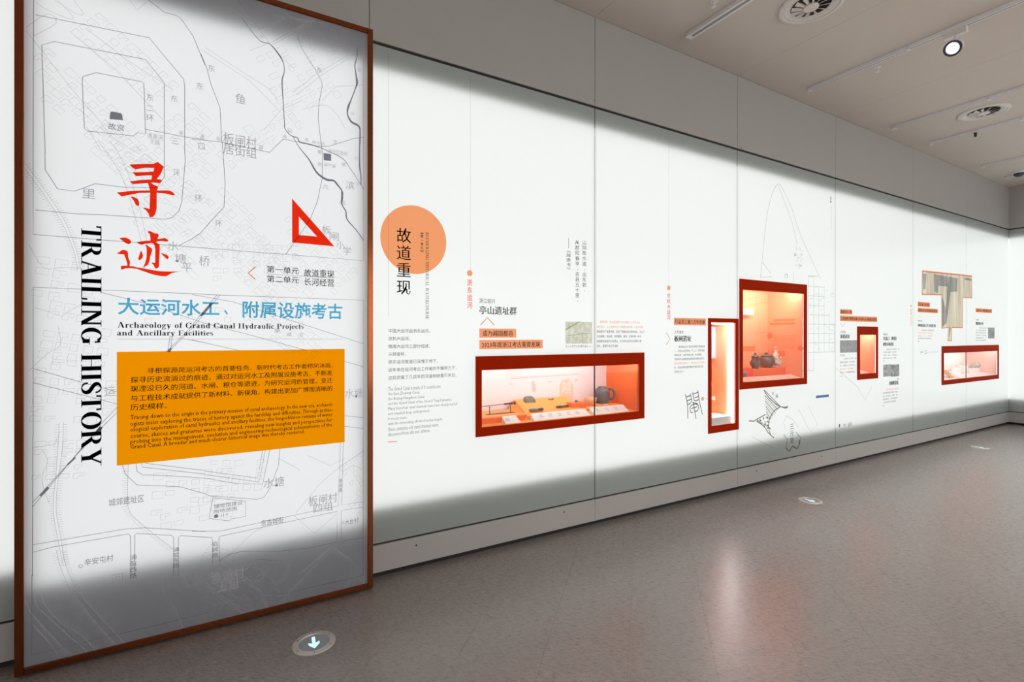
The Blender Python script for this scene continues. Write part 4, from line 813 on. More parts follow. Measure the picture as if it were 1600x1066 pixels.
# ------------------------------------------------------------------ showcases
BACK = 3.49
def case(idx, label, mats, joint=None):
    X0, X1, Z0, Z1c, wx0, wx1, wz0, wz1 = CASES[idx]
    t = thing('display_case', label, 'display case', ((X0+X1)/2, WALL, Z0), 'showcases set into the glowing glass wall')
    fr = []
    for a, b, c, d in ((X0, wx0, Z0, Z1c), (wx1, X1, Z0, Z1c), (wx0, wx1, Z0, wz0), (wx0, wx1, wz1, Z1c)):
        fr.append(box(a, b, WALL-.008, WALL-.0005, c, d))
    obj('frame', join(*fr), M['red'], t)
    w = .012; y0 = WALL+.012
    H = wz1+(.05 if idx != 2 else .001)
    obj('back_wall', box(wx0-w, wx1+w, BACK, BACK+w, wz0-w, H+w), M[mats[0]], t)
    obj('side_wall', box(wx0-w, wx0, y0, BACK, wz0-w, H+w), M[mats[1]], t); obj('side_wall', box(wx1, wx1+w, y0, BACK, wz0-w, H+w), M[mats[2]], t)
    obj('case_floor', box(wx0, wx1, y0, BACK, wz0-w, wz0), M[mats[3]], t); obj('case_ceiling', box(wx0, wx1, y0, BACK, H, H+w), M[mats[4]], t)
    xs = [wx0]+([joint-.0015, joint+.0015] if joint else [])+[wx1]
    for a, b in zip(xs[::2], xs[1::2]): obj('glass_pane', box(a, b, WALL+.001, WALL+.008, wz0, wz1), M['pane'], t)
    if joint: obj('glass_joint', box(joint-.003, joint+.003, WALL, WALL+.009, wz0, wz1), M['greyink'], t)
    if idx != 2: obj('led_strip', box(wx0+.05, wx1-.05, y0+.002, y0+.012, wz1+.014, wz1+.044), emis('case_led_strip', (1, .95, .93), {1: 19, 3: 62, 4: 58, 5: 22}[idx]), t)
    return t
c1 = case(1, 'wide low red framed showcase with a white back wall, spear and dark jug', ('pinkwall', 'pinkwall', 'orange', 'orange_l', 'pinkwall'), 2.545)
c2 = case(2, 'narrow upright red framed showcase lined with bright bare light strips', ('orange3', 'orange3', 'orange3', 'white', 'orange3'))
c3 = case(3, 'large squarish orange showcase holding lidded dark pots and a white figurine', ('orange3', 'orange3', 'orange3', 'orange3', 'orange3'))
c4 = case(4, 'small upright red framed showcase with orange interior and no pots inside', ('orange3', 'orange3', 'orange3', 'orange_l', 'orange3'))
M['pinkboard'] = princ('salmon_board', (.95, .55, .46), .55)
c5 = case(5, 'wide red framed showcase at the far end with white stepped blocks and bowls', ('white', 'white', 'pinkboard', 'label', 'pinkboard'), 9.80)
for o in c3, c4: pass

def yb(px, py): return at(px, py, BACK-.0012)
def case_text(s, x0, y0, y1, x1, Y, mat, par, bold=0, name='wall_text'): return obj(name, text_fit(s, x0, y0, y1, x1, Y, bold), M[mat], par)
YB = BACK-.0012
M['dimgrey'] = princ('grey_print', (.35, .30, .31), .7); M['peachp'] = princ('pale_peach_print', (.95, .62, .48), .7); M['darkorange'] = princ('deep_orange_print', (1.0, .24, .06), .7)
tl = [line_px([(798, 592), (905, 585)], .003, YB), line_px([(798, 592), (798, 590), (905, 583)], .002, YB)]
for a in (('木 枪', 795, 599, 602, 801), ('铜 刀', 857, 595, 599, 862), ('石器', 897.5, 593, 596, 902)): tl.append(text_fit(*a, YB))
tl.append(col_text('春秋战国时期越地', 833, 596, 613, .03, YB)); tl.append(col_text('亭山遗址群出土', 836, 600, 613, .025, YB))
obj('wall_text', join(*tl), M['dimgrey'], c1)
x, z = onY(885, 609, YB)
obj('wall_print', ([(x+.073*math.cos(k*PI/24), YB, z+.02+.073*math.sin(k*PI/24)) for k in range(25)]+[(x-.073, YB, z-.10), (x+.073, YB, z-.10)], [tuple(range(27))]), M['peachp'], c1)
obj('wall_print', text_fit('越', 877, 596, 616, 893, YB-.0005), M['pinkwall'], c1)
# display blocks of the first case
FL = CASES[1][6]
def zof(px, py, Y): return onY(px, py, Y)[1]
def xof(px, Y): return onY(px, HZ, Y)[0]
bz = zof(822, 647, 3.28)
xl = xof(824, 3.2)
obj('display_block', bbox_bevel(1.545, xl, 3.19, 3.47, FL, FL+.045), M['orange_l'], c1)
obj('display_block', bbox_bevel(1.545, xl-.02, 3.178, 3.19, FL, FL+.040), M['orange'], c1)
wx0, wx1 = xof(806, 3.3), xof(908, 3.25)
wt = FL+.125
g = ([(wx0, 3.17, FL), (wx1, 3.17, FL), (wx1, 3.46, FL), (wx0, 3.46, FL), (wx0+.03, 3.17, FL+.03), (wx1-.03, 3.17, FL+.03), (wx1-.06, 3.46, wt-.02), (wx0+.05, 3.46, wt-.02), (wx1-.06, 3.40, wt), (wx0+.05, 3.40, wt)],
     [(0, 1, 5, 4), (4, 5, 8, 9), (9, 8, 6, 7), (2, 3, 7, 6), (0, 4, 9, 7, 3), (1, 2, 6, 8, 5), (0, 3, 2, 1)])
obj('sloping_board', g, M['orange_l'], c1)
px0, px1 = xof(894, 3.22), xof(972, 3.22)
pt = FL+.045
obj('display_block', bbox_bevel(px0, px1, 3.19, 3.46, FL, pt), M['orange_l'], c1)
def label_card(case_, x0, x1, y0, z0, depth, rise, n=4, mat='label'):
    o = obj('label_card', ([(x0, y0, z0), (x1, y0, z0), (x1-.012, y0+depth, z0+rise), (x0+.006, y0+depth, z0+rise), (x0, y0+depth, z0), (x1, y0+depth, z0)], [(0, 1, 2, 3), (0, 3, 4), (1, 5, 2), (3, 2, 5, 4), (0, 4, 5, 1)]), M[mat], case_)
    tl = []
    for k in range(n):
        u = x0+(x1-x0)*(.12+.8*k/n); y = y0+depth*.5; zz = z0+rise*.5
        for r in range(3):
            f = .7-r*.16; a = (u, y0+depth*f-.001, z0+rise*f+.001)
            tl.append(([a, (a[0]+.035, a[1], a[2]), (a[0]+.035, a[1]+.003, a[2]+.0018), (a[0], a[1]+.003, a[2]+.0018)], [(0, 1, 2, 3)]))
    obj('label_text', join(*tl), M['dimgrey'], o, kind='stuff')
label_card(c1, xof(788, 3.13), xof(812, 3.13), 3.11, FL+.001, .06, .045, 1); label_card(c1, xof(833, 3.13), xof(921, 3.13), 3.11, FL+.001, .065, .045, 5); label_card(c1, xof(926, 3.13), xof(981, 3.13), 3.11, FL+.001, .07, .05, 3)

M['iron'] = princ('dark_iron', (.10, .085, .08), .45, metal=.4, nscale=40, namt=.3, bump=.5)
M['jugclay'] = princ('grey_black_pottery', (.13, .12, .135), .38, nscale=25, namt=.35, bump=.6)
M['stone'] = princ('grey_green_stone', (.22, .21, .16), .8, nscale=60, namt=.35, bump=.8)
M['bowl'] = princ('orange_tan_pottery', (.80, .42, .26), .5, nscale=30, namt=.15)
M['greypot'] = princ('brown_grey_pottery', (.15, .115, .10), .3, nscale=30, namt=.2, bump=.3)
M['porcelain'] = princ('white_porcelain', (.85, .80, .76), .2, coat=.4, nscale=40, namt=.05)
M['bluewhite'] = princ('blue_and_white_porcelain', (.34, .38, .58), .25, coat=.4, nscale=90, namt=.5)
top = FL+.045
# spear on its stand
sa = Vector((1.56, 3.30, top+.062)); sb = Vector((xof(806, 3.30), 3.30, top+.072))
st_ = thing('spear_stand', 'thin dark metal stand with two forked posts under the spear', 'display stand', ((sa.x+sb.x)/2, 3.3, top))
obj('base_plate', bbox_bevel(xof(760, 3.3), xof(804, 3.3), 3.28, 3.32, top, top+.003, .001), M['iron'], st_)
for px in (765, 797.5):
    x = xof(px, 3.3); zt_ = top+.052
    obj('post', join(tube([(x, 3.3, top+.003), (x, 3.3, zt_)], .0035), tube([(x, 3.292, zt_+.008), (x, 3.294, zt_), (x, 3.306, zt_), (x, 3.308, zt_+.008)], .002)), M['iron'], st_)
sp = thing('spear', 'long thin dark spear lying on two posts at the left of the wide showcase', 'spear', (sa.x, 3.3, top+.06))
sh = sb-sa
obj('shaft', tube([sa, sa+sh*.72], .0026), M['iron'], sp)
obj('blade', tube([sa+sh*.72, sa+sh*.76, sa+sh*.82, sa+sh*.9, sa+sh*.955, sa+sh*.96, sa+sh*.985, sa+sh], [.003, .008, .006, .009, .004, .013, .012, .004], 10), M['iron'], sp)
def tool(name, label, px0, py0, px1, py1, Y, r, mat='iron', cat='tool', parts=None):
    r *= 1.4
    a, b = at(px0, py0, Y), at(px1, py1, Y)
    # lie on the sloping board
    zf = lambda y: FL+.03+(wt-FL-.03)*(y-3.17)/.23
    a.z = zf(Y)+.004+r*.6; b.z = a.z
    d = b-a; t = thing(name, label, cat, (a+b)/2)
    m = a+d*.55
    sq = lambda g, c: ([(v[0], v[1], c+(v[2]-c)*.55) for v in g[0]], g[1])
    obj('blade', sq(tube([a, a+d*.1, a+d*.35, m], [.002, r*.8, r, r*.6], 10), a.z), M[mat], t)
    obj('tang', sq(tube([m, a+d*.7, a+d*.88, b], [r*.55, r*.7, r*1.1, r*.5], 10), a.z), M['iron'], t)
    return t
tool('bronze_adze', 'pale bladed tool with dark tang lying at the front of the sloping orange board', 826, 643, 849, 640, 3.22, .014, 'stone')
tool('iron_sickle', 'dark elongated iron tool lying to the right on the sloping orange board', 868, 638, 889, 636, 3.24, .010)
tool('small_blade', 'small thin blade lying near the top edge of the sloping orange board', 856, 628, 865, 627, 3.36, .006, 'stone')
a = at(827, 628, 3.37); zb_ = FL+.03+(wt-FL-.03)*(.20/.23)-.002
V = [(a.x+dx, a.y+dy, zb_+dz+dy*.41) for dz, k in ((0, 1.0), (.022, .9), (.03, .7)) for dx, dy in ((-.05*k, -.025*k), (.045*k, -.03*k), (.055*k, .01*k), (.03*k, .03*k), (-.04*k, .028*k), (-.055*k, .0))]
F = [tuple(range(6))[::-1], tuple(range(12, 18))]+[(i+6*j, (i+1) % 6+6*j, (i+1) % 6+6*j+6, i+6*j+6) for j in (0, 1) for i in range(6)]
obj('inscribed_stone', (V, F), M['stone'], label='flat grey stone slab at the back of the sloping orange board', cat='stone')
# small block with a bead
bx0, bx1 = xof(891, 3.24), xof(916, 3.24)
obj('bead_block', bbox_bevel(bx0, bx1-.01, 3.22, 3.30, pt, pt+.045, .004), M['orange'], label='small orange block carrying a tiny bead in the wide showcase', cat='display block')
obj('carved_bead', lathe([(.006, 0), (.014, .004), (.015, .010), (.009, .016), (.003, .018)], ((bx0+bx1)/2-.005, 3.26, pt+.045), 16), M['stone'], label='tiny grey green bead on the small orange block', cat='bead', smooth=True)
x = xof(922.5, 3.31)
obj('orange_bowl', lathe([(.022, 0), (.024, .004), (.036, .014), (.050, .036), (.054, .066), (.051, .066), (.045, .036), (.03, .018), (.01, .012)], (x, 3.31, pt), 32), M['bowl'], label='orange tan bowl beside the dark jug in the wide showcase', cat='bowl', smooth=True)
x = xof(941, 3.33)
jug = thing('dark_jug', 'large grey black pottery jug with ear handle in the wide showcase', 'jug', (x, 3.33, pt))
obj('body', lathe([(.052, 0), (.056, .003), (.062, .04), (.066, .08), (.064, .11), (.050, .132), (.034, .138), (.036, .150), (.031, .150), (.029, .135), (.01, .13)], (x, 3.33, pt), 36), M['jugclay'], jug, smooth=True)
obj('handle', tube([(x+.058, 3.31, pt+.125), (x+.082, 3.30, pt+.128), (x+.100, 3.29, pt+.10), (x+.100, 3.29, pt+.065), (x+.084, 3.30, pt+.042), (x+.060, 3.31, pt+.04)], [.011, .012, .012, .012, .011, .01], 10), M['jugclay'], jug, smooth=True)
obj('foot_ring', lathe([(.05, 0), (.058, 0), (.058, .006), (.05, .008)], (x, 3.33, pt+.0005), 32), M['porcelain'], jug)

# narrow case: bright bare profiles, pink sign, standing white words
q2 = CASES[2]
obj('light_profile', bbox_bevel(q2[5]-.012, q2[5]-.001, 3.094, 3.150, q2[6]+.004, q2[7]-.004, .002), M['led_bright'], c2); obj('light_profile', bbox_bevel(q2[4]+.002, q2[5]-.014, 3.094, 3.140, q2[7]-.012, q2[7]-.002, .002), M['led_bright'], c2)
M['pinksign'] = princ('pink_sign_board', (.95, .50, .70), .5)
obj('hanging_sign', bbox_bevel(q2[4]+.002, xof(1118, 3.3), 3.295, 3.305, zof(1115, 560, 3.3), zof(1115, 511, 3.3)), M['pinksign'], c2)
obj('stand_lettering', text_fit('间', 1111.5, 620, 626, 1117, 3.25), M['porcelain'], c2)
obj('display_block', bbox_bevel(q2[4]+.002, q2[5]-.014, 3.10, 3.40, q2[6], q2[6]+.070), M['white'], c2); obj('display_block', bbox_bevel(q2[4]+.002, xof(1128, 3.44), 3.402, 3.485, q2[6], q2[6]+.095), M['orange_l'], c2)

# large orange case
q3 = CASES[3]; F3 = q3[6]
st3 = F3+.105
obj('display_block', bbox_bevel(xof(1168, 3.34), xof(1233, 3.34), 3.28, 3.485, F3, st3), M['orange'], c3); obj('display_block', bbox_bevel(q3[4]+.002, xof(1168, 3.3)-.002, 3.24, 3.485, F3, F3+.035), M['orange'], c3)
label_card(c3, xof(1161, 3.13), xof(1250, 3.13), 3.10, F3+.001, .12, .03, 6)
obj('title_card', bbox_bevel(q3[4]+.002, xof(1176.5, 3.44), 3.43, 3.44, zof(1165, 492, 3.43), zof(1165, 483, 3.43)), M['white'], c3)
obj('title_text', text_fit('板闸遗址出土', 1160, 485.5, 489.5, 1176, 3.4288), M['darkorange'], c3)
pr = [rect_px(1160, 541, 1180, 549, YB)]
obj('wall_print', join(*pr), M['darkorange'], c3)
obj('wall_line', join(*[line_px(p, .004, YB) for p in ([(1161, 469), (1180, 465), (1187, 510), (1194, 549)], [(1161, 480), (1197, 472)], [(1180, 522), (1198, 519)])]), M['darkorange'], c3)
XS = q3[5]-.0012
def side_rect(y0, y1, z0, z1): return [(XS, y0, z0), (XS, y1, z0), (XS, y1, z1), (XS, y0, z1)], [(0, 1, 2, 3)]
sr = [side_rect(3.17, 3.42, 1.665, 1.69), side_rect(3.17, 3.46, 1.625, 1.65)]+[side_rect(3.17, 3.43, 1.50-.017*i, 1.504-.017*i) for i in range(9)]+[side_rect(3.28, 3.44, 1.27, 1.33)]
obj('wall_print', join(*sr), M['darkorange'], c3)
g = lathe([(.03, 0), (.03, .001)], (XS-.001, 3.11, 1.365), 24, (-1, 0, 0)); obj('wall_disc', g, M['darkorange'], c3)
g = lathe([(.035, 0), (.035, .001)], (XS-.001, 3.46, 1.50), 24, (-1, 0, 0)); obj('wall_disc', g, M['darkorange'], c3)
def lidded(name, label, px, pxw, Y, z, prof, lidprof, mat='greypot'):
    x = xof(px, Y); t = thing(name, label, 'pot', (x, Y, z))
    obj('body', lathe(prof, (x, Y, z), 32), M[mat], t, smooth=True); obj('lid', lathe(lidprof, (x, Y, z), 32), M[mat], t, smooth=True)
    return t, x
s = 1.0
t, x = lidded('ewer', 'tall slim lidded brown grey pot on the orange block in the large showcase', 1180, 14, 3.32, F3+.105, [(.034, 0), (.036, .004), (.030, .012), (.046, .03), (.054, .055), (.052, .075), (.036, .095), (.034, .12), (.030, .122)], [(.040, .122), (.040, .128), (.030, .138), (.012, .146), (.010, .152), (.015, .158), (.010, .166), (.002, .168)])
obj('handle', tube([(x+.034, 3.32, F3+.215), (x+.056, 3.32, F3+.212), (x+.062, 3.32, F3+.19), (x+.050, 3.32, F3+.172)], .005, 8), M['greypot'], t)
t, x = lidded('covered_jar', 'broad round lidded brown grey jar beside the white figurine in the large showcase', 1197.8, 18, 3.38, F3+.105, [(.045, 0), (.050, .004), (.070, .03), (.084, .065), (.082, .095), (.062, .118), (.058, .122)], [(.066, .122), (.066, .128), (.050, .138), (.020, .146), (.016, .152), (.020, .160), (.012, .168), (.002, .170)])
for sg in (-1, 1): obj('ear', tube([(x+sg*.080, 3.38, F3+.20), (x+sg*.093, 3.38, F3+.205), (x+sg*.094, 3.38, F3+.188), (x+sg*.083, 3.38, F3+.182)], .005, 8), M['greypot'], t)
# small seated white figurine, one continuous body
def figurine(loc):
    me = bpy.data.meshes.new('body')
    J = [((0, 0, .045), .030), ((0, 0, .085), .026), ((0, -.002, .118), .012), ((0, -.004, .142), .022), ((-.032, -.004, .098), .012), ((-.040, -.02, .068), .010), ((-.014, -.036, .062), .009), ((.032, -.004, .098), .012), ((.042, -.018, .072), .010), ((.018, -.034, .060), .009),
         ((-.028, -.02, .030), .018), ((-.046, -.040, .022), .015), ((-.004, -.052, .014), .012), ((.028, -.02, .030), .018), ((.048, -.036, .026), .016), ((.046, -.046, .006), .010), ((0, 0, .012), .038)]
    Ed = [(0, 1), (1, 2), (2, 3), (1, 4), (4, 5), (5, 6), (1, 7), (7, 8), (8, 9), (0, 10), (10, 11), (11, 12), (0, 13), (13, 14), (14, 15), (0, 16)]
    me.from_pydata([j[0] for j in J], Ed, []); o = bpy.data.objects.new('body', me); C.objects.link(o)
    sk = o.modifiers.new('s', 'SKIN'); sub = o.modifiers.new('d', 'SUBSURF'); sub.levels = 1; sub.render_levels = 1
    for i, v in enumerate(me.skin_vertices[0].data): v.radius = (J[i][1], J[i][1]*.9); v.use_root = (i == 0)
    m2 = bpy.data.meshes.new_from_object(o.evaluated_get(bpy.context.evaluated_depsgraph_get()))
    bpy.data.objects.remove(o); bpy.data.meshes.remove(me)
    V = [(v.co.x*1.25+loc[0], v.co.y*1.25+loc[1], v.co.z*1.25+loc[2]+.022) for v in m2.vertices]; F = [tuple(p.vertices) for p in m2.polygons]
    return V, F
x = xof(1212.0, 3.37); loc = (x, 3.37, F3+.105)
fg = thing('figurine', 'small white seated porcelain figurine at the right of the lidded jar', 'figurine', loc)
obj('body', figurine(loc), M['porcelain'], fg, smooth=True)
obj('hair_knot', lathe([(.012, 0), (.018, .006), (.014, .016), (.003, .022)], (x, 3.372, F3+.105+.215), 14), M['porcelain'], fg, smooth=True)
obj('base', lathe([(.056, 0), (.06, .004), (.054, .016), (.04, .02)], loc, 20), M['porcelain'], fg)
x = xof(1163.2, 3.27)
obj('teacup', lathe([(.016, 0), (.017, .006), (.020, .01), (.034, .03), (.040, .052), (.037, .052), (.03, .03), (.012, .014)], (x, 3.27, F3+.035), 28), M['bluewhite'], label='small blue and white cup at the lower left corner of the large showcase', cat='cup', smooth=True)

# small upright case
q4 = CASES[4]
obj('wall_panel', bbox_bevel(q4[4]+.002, q4[5]-.002, BACK-.012, BACK-.001, q4[6]+.002, q4[6]+.20), M['label'], c4); obj('wall_text', join(*[([(q4[4]+.03, BACK-.0135, q4[6]+.17-.025*k), (q4[5]-.05, BACK-.0135, q4[6]+.17-.025*k), (q4[5]-.05, BACK-.0135, q4[6]+.176-.025*k), (q4[4]+.03, BACK-.0135, q4[6]+.176-.025*k)], [(0, 1, 2, 3)]) for k in range(6)]), M['darkorange'], c4)
label_card(c4, q4[4]+.03, q4[5]-.06, 3.12, q4[6]+.001, .12, .04, 2, 'white')

# far wide case
q5 = CASES[5]; F5 = q5[6]
def blk(px0, px1, Y, z1, mat='white', d=.1):
    obj('display_block', bbox_bevel(xof(px0, Y), xof(px1, Y), Y, Y+d, F5, F5+z1), M[mat], c5); return F5+z1
blk(1496, 1504.5, 3.33, .12, 'label', .08); t5 = blk(1505.5, 1513, 3.30, .15, 'white', .08); t6 = blk(1514, 1534.5, 3.30, .10, 'label', .1)
label_card(c5, xof(1497, 3.14), xof(1550, 3.14), 3.11, F5+.001, .14, .035, 7, 'white')
wv = [(xof(1474.5, 3.2)+i*.055, F5+.13-.015*i+.02*math.sin(i*.9)) for i in range(10)]
obj('wave_board', prism_y(wv+[(p[0], max(p[1]-.05-.004*i, F5)) for i, p in reversed(list(enumerate(wv)))], 3.19, 3.205), M['orange_l'], c5)
obj('display_block', bbox_bevel(q5[4]+.002, xof(1490, 3.25), 3.21, 3.42, F5, F5+.04), M['white'], c5)
def smallbowl(px, Y, z, r, name, lab, mat='porcelain', h=.8):
    x = xof(px, Y); obj(name, lathe([(r*.4, 0), (r*.42, r*.08), (r*.75, r*.25), (r, r*h*.7), (r*.97, r*h), (r*.9, r*h), (r*.7, r*.35), (r*.2, r*.2)], (x, Y, z), 24), M[mat], label=lab, cat='bowl' if name == 'bowl' else 'jar', smooth=True)
M['celadon'] = princ('grey_celadon', (.50, .46, .42), .3, coat=.3, nscale=40, namt=.15)
def smalljar(px, Y, z, r, lab, mat='celadon'):
    x = xof(px, Y); obj('jar', lathe([(r*.6, 0), (r*.7, r*.1), (r, r*.6), (r*.95, r*.95), (r*.55, r*1.25), (r*.55, r*1.4), (r*.48, r*1.4), (r*.45, r*1.2), (r*.1, r*1.1)], (x, Y, z), 24), M[mat], label=lab, cat='jar', smooth=True)
smalljar(1524, 3.35, t6, .065, 'larger grey glazed jar on the far showcase block')
smallbowl(1517, 3.35, t6, .042, 'bowl', 'small pale bowl just left of the grey glazed jar in the far showcase', 'celadon')
smallbowl(1509, 3.34, t5, .045, 'bowl', 'shallow white bowl on the tall white block in the far showcase', 'porcelain', .5)
smallbowl(1500, 3.37, F5+.12, .045, 'bowl', 'white bowl on the leftmost pink block in the far showcase')
smallbowl(1480, 3.30, F5+.04, .06, 'bowl', 'white bowl on the low block behind the orange wave board')

# ------------------------------------------------------------------ ceiling fittings
M['track'] = princ('white_track_enamel', (.80, .78, .82), .35); M['trackside'] = princ('grey_track_slot', (.30, .29, .28), .5); M['fit'] = princ('white_fitting', (.72, .70, .70), .3)
M['rim'] = princ('dark_lamp_rim', (.05, .05, .09), .25)
TR = [(3.335, 2.85, 'nearest ceiling light track, the one left of the first round vent'), (5.144, 2.86, 'ceiling track carrying the lit spotlight'), (6.97, 2.87, 'ceiling track running just before the second round vent'),
      (7.965, 2.87, 'ceiling track just beyond the second round vent with a black clip'), (9.70, 2.87, 'fifth ceiling track from the front, thin and pale'), (10.72, 2.88, 'farthest ceiling track, next to the end wall')]
tracks = []
for i, (x, y, lab) in enumerate(TR):
    t = thing('light_track', lab, 'light track', (x, y, CEIL), 'ceiling light tracks')
    w = .07 if i == 0 else .036; h = .035
    obj('housing', bbox_bevel(x, x+w, -2.6, y, CEIL-h, CEIL-.001, .0015), M['track'], t)
    obj('slot', box(x+w*.3, x+w*.7, -2.55, y-.03, CEIL-h-.0008, CEIL-h-.0002), M['trackside'], t)
    obj('end_cap', bbox_bevel(x-.001, x+w+.001, y, y+.018, CEIL-h-.001, CEIL-.001, .002), M['fit'], t)
    for yy in (2.0, .6): obj('clip', bbox_bevel(x-.003, x+w+.003, yy, yy+.025, CEIL-h-.003, CEIL-.001, .001), M['fit'], t)
    tracks.append(t)
# the lit spotlight
def spotlight(x, y, aim, lab, energy=0, lens=None):
    t = thing('spotlight', lab, 'spotlight', (x, y, CEIL-.035))
    obj('adapter', bbox_bevel(x-.022, x+.022, y-.075, y+.075, CEIL-.085, CEIL-.037, .004), M['fit'], t)
    d = (Vector(aim)-Vector((x, y, CEIL-.15))).normalized(); c = Vector((x, y, CEIL-.165))
    obj('bracket', tube([(x, y, CEIL-.085), (x, y, CEIL-.11), tuple(c)], .010, 8), M['fit'], t)
    b = c-d*.05
    obj('housing', lathe([(.028, 0), (.046, .012), (.053, .04), (.057, .115), (.053, .118)], b, 32, d), M['fit'], t, smooth=False)
    rr = Vector((0, 0, 1)).rotation_difference(d).to_matrix()
    g = ring([(.060, .0), (.060, .016), (.044, .016), (.044, 0)], (0, 0, 0), 32); e = b+d*.112
    obj('rim', ([tuple(rr @ Vector(v)+e) for v in g[0]], g[1]), M['rim'], t)
    obj('lens', lathe([(.043, 0), (.041, .006), (.025, .010)], b+d*.116, 32, d), lens or M['lens'], t)
    if energy:
        L = bpy.data.lights.new('spot_beam', 'SPOT'); L.energy = energy; L.spot_size = math.radians(60); L.spot_blend = .8; L.shadow_soft_size = .05; L.color = (1, .93, .84)
        lo = bpy.data.objects.new('spot_beam', L); C.objects.link(lo); lo.parent = t; lo.location = (b+d*.16)-Vector(t.location)
        lo.rotation_euler = d.to_track_quat('-Z', 'Y').to_euler()
    return t
M['lens'] = emis('lit_lens', (.86, .90, 1.0), 3.5)
spotlight(5.162, 1.69, (0.2, 1.6, .9), 'lit white spotlight with dark rim hanging on the second ceiling track', 18)
for i, (x, y, ax, ay) in enumerate(((3.37, -.5, 3.0, 1.3), (5.162, -.9, 5.6, .9), (6.99, -.5, 6.9, 1.3), (7.98, .0, 8.4, 1.4), (9.72, -.3, 9.6, 1.2), (3.37, -1.9, 2.2, -.3), (6.99, -2.0, 5.5, -.4), (9.72, -1.9, 8.5, -.3))):  # unseen spotlights added as room light, aimed at the floor
    spotlight(x, y, (ax, ay, 0), 'added white ceiling spotlight, unseen, on track %s' % ('one two three four five one three five'.split()[i])+(' near row' if i < 5 else ' rear row'), FILL_SPOT_W)

# round swirl vents
M['vent'] = princ('white_vent_enamel', (.68, .64, .60), .35); M['duct'] = princ('dark_duct', (.02, .02, .018), .8)
def vent(x, y, lab, R=.225):
    t = thing('ceiling_vent', lab, 'air vent', (x, y, CEIL), 'round ceiling air vents')
    obj('rim', ring([(R, 0), (R, -.006), (R-.012, -.014), (R-.03, -.016), (R-.034, -.010), (R-.05, -.012), (R*.62, .0), (R*.60, .004), (R-.05, .0)], (x, y, CEIL-.0005), 56), M['vent'], t, smooth=False)
    obj('duct', lathe([(R*.605, -.002), (R*.605, -.0015)], (x, y, CEIL-.0005), 40), M['duct'], t)
    obj('hub', lathe([(.002, -.026), (.05, -.024), (.054, -.018), (.05, -.004)], (x, y, CEIL), 28), M['vent'], t)
    for k in range(12):
        a = 2*PI*k/12+.2; c, s_ = math.cos(a), math.sin(a); r0, r1 = .05, R*.59
        P = lambda r, o, z: (x+c*r-s_*o, y+s_*r+c*o, CEIL+z)
        V = [P(r0, -.006, -.020), P(r0, .006, -.008), P(r1, .016, -.004), P(r1, -.014, -.018), P(r0, -.006, -.018), P(r0, .006, -.006), P(r1, .016, -.002), P(r1, -.014, -.016)]
        obj('blade', (V, [(0, 1, 2, 3), (7, 6, 5, 4), (0, 4, 5, 1), (1, 5, 6, 2), (2, 6, 7, 3), (3, 7, 4, 0)]), M['vent'], t)
vent(3.885, 2.14, 'near round swirl air vent in the ceiling, partly cut by the frame top')
vent(7.42, 2.18, 'far round swirl air vent in the ceiling between two tracks')
def sprinkler(px, py, lab):
    x, y = onZ(px, py, CEIL); t = thing('sprinkler', lab, 'sprinkler', (x, y, CEIL))
    obj('escutcheon', lathe([(.030, 0), (.030, -.004), (.018, -.010)], (x, y, CEIL-.0005), 20), M['fit'], t)
    obj('stem', tube([(x, y, CEIL-.008), (x, y, CEIL-.04)], .008), M['fit'], t)
    obj('deflector', lathe([(.018, -.044), (.018, -.040)], (x, y, CEIL), 12), M['fit'], t)
sprinkler(1371, 105, 'small white sprinkler head on the ceiling below the lit spotlight track')
sprinkler(1115, 2, 'small white sprinkler head at the top edge, between the nearest track and the first vent')
x, y = onZ(1516, 204, CEIL-.04)
obj('black_clip', join(box(7.966, 8.0, y-.012, y+.012, CEIL-.05, CEIL-.036), lathe([(.010, -.085), (.014, -.06), (.009, -.05)], (7.983, y, CEIL), 10)), M['black'], label='small black clip hanging from the fourth ceiling track', cat='clip')
x, y = onZ(1592, 268, CEIL)
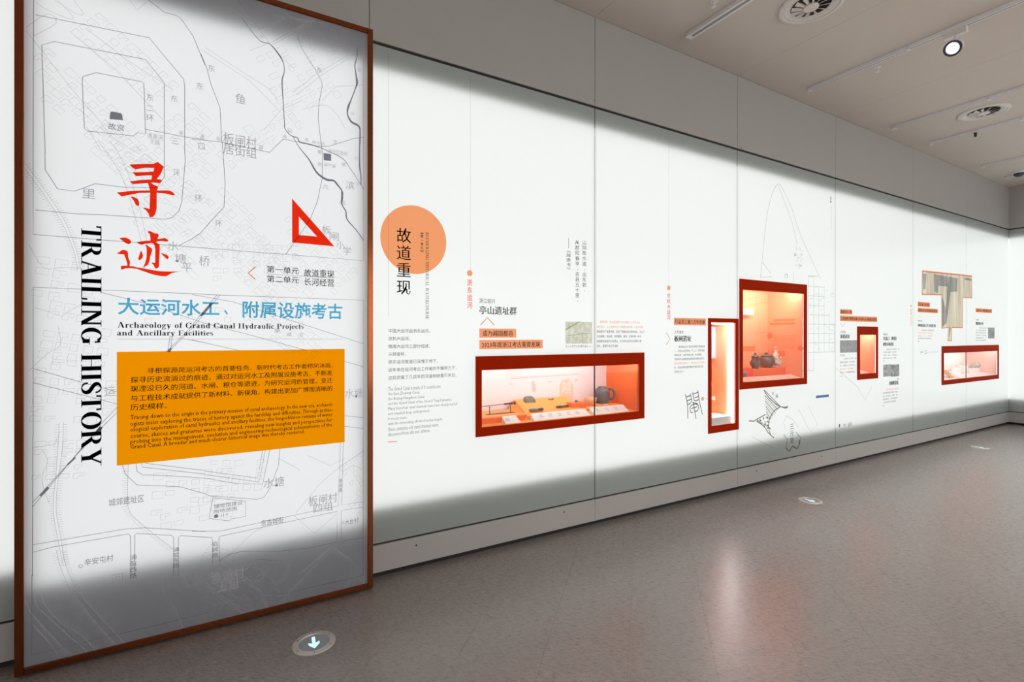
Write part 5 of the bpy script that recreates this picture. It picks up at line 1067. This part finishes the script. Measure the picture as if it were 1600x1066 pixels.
cam_t = thing('security_camera', 'small dark dome camera under the ceiling beside the farthest track', 'camera', (x, y, CEIL))
obj('mount', lathe([(.085, 0), (.085, -.02), (.07, -.03)], (x, y, CEIL-.0005), 28), M['fit'], cam_t)
obj('dome', lathe([(.062, -.03), (.058, -.055), (.035, -.078), (.004, -.086)], (x, y, CEIL), 28), M['rim'], cam_t, smooth=True)

# ------------------------------------------------------------------ floor way-finding lights
M['steel'] = princ('brushed_steel', (.60, .56, .52), .38, metal=.6); M['lensgrey'] = princ('grey_floor_lens', (.30, .34, .38), .18, coat=.3)
M['arrow'] = emis('lit_arrow', (.62, .95, 1.0), 1.15)
def floor_light(px, py, tail, tip, lab):
    x, y = onZ(px, py); t = thing('floor_light', lab, 'floor light', (x, y, 0), 'exit arrow lights set in the floor')
    obj('ring', ring([(.100, .0003), (.097, .004), (.072, .005), (.070, .0008)], (x, y, 0), 48), M['steel'], t)
    obj('lens', lathe([(.070, .0004), (.0695, .0016)], (x, y, 0), 48), M['lensgrey'], t)
    d = Vector((-.07, -1, 0)).normalized(); n = Vector((-d.y, d.x, 0)); c = Vector((x, y, .0022))
    S = .050
    pts = [(-1.0, -.16), (-1.0, .16), (.12, .16), (-.12, .50), (.28, .50), (1.0, 0), (.28, -.50), (-.12, -.50), (.12, -.16)]
    V = [tuple(c+d*u*S+n*v*S) for u, v in pts]
    from mathutils.geometry import tessellate_polygon
    obj('arrow', (V, [tuple(q) for q in tessellate_polygon([[Vector(v) for v in V]])]), M['arrow'], t)
    for k in range(6):
        aa = k*PI/3+.4; obj('screw', lathe([(.003, .0048), (.003, .0056)], (x+.085*math.cos(aa), y+.085*math.sin(aa), 0), 8), M['rim'], t)
floor_light(490.5, 1005, (487, 993), (491.5, 1014), 'nearest round steel floor light with a glowing arrow, beside the sign')
floor_light(1266, 782.5, (1264, 778), (1268, 785.5), 'middle round steel floor light with a glowing arrow')
floor_light(1531, 699.5, (1528, 698), (1534, 701), 'farthest round steel floor light near the end wall')
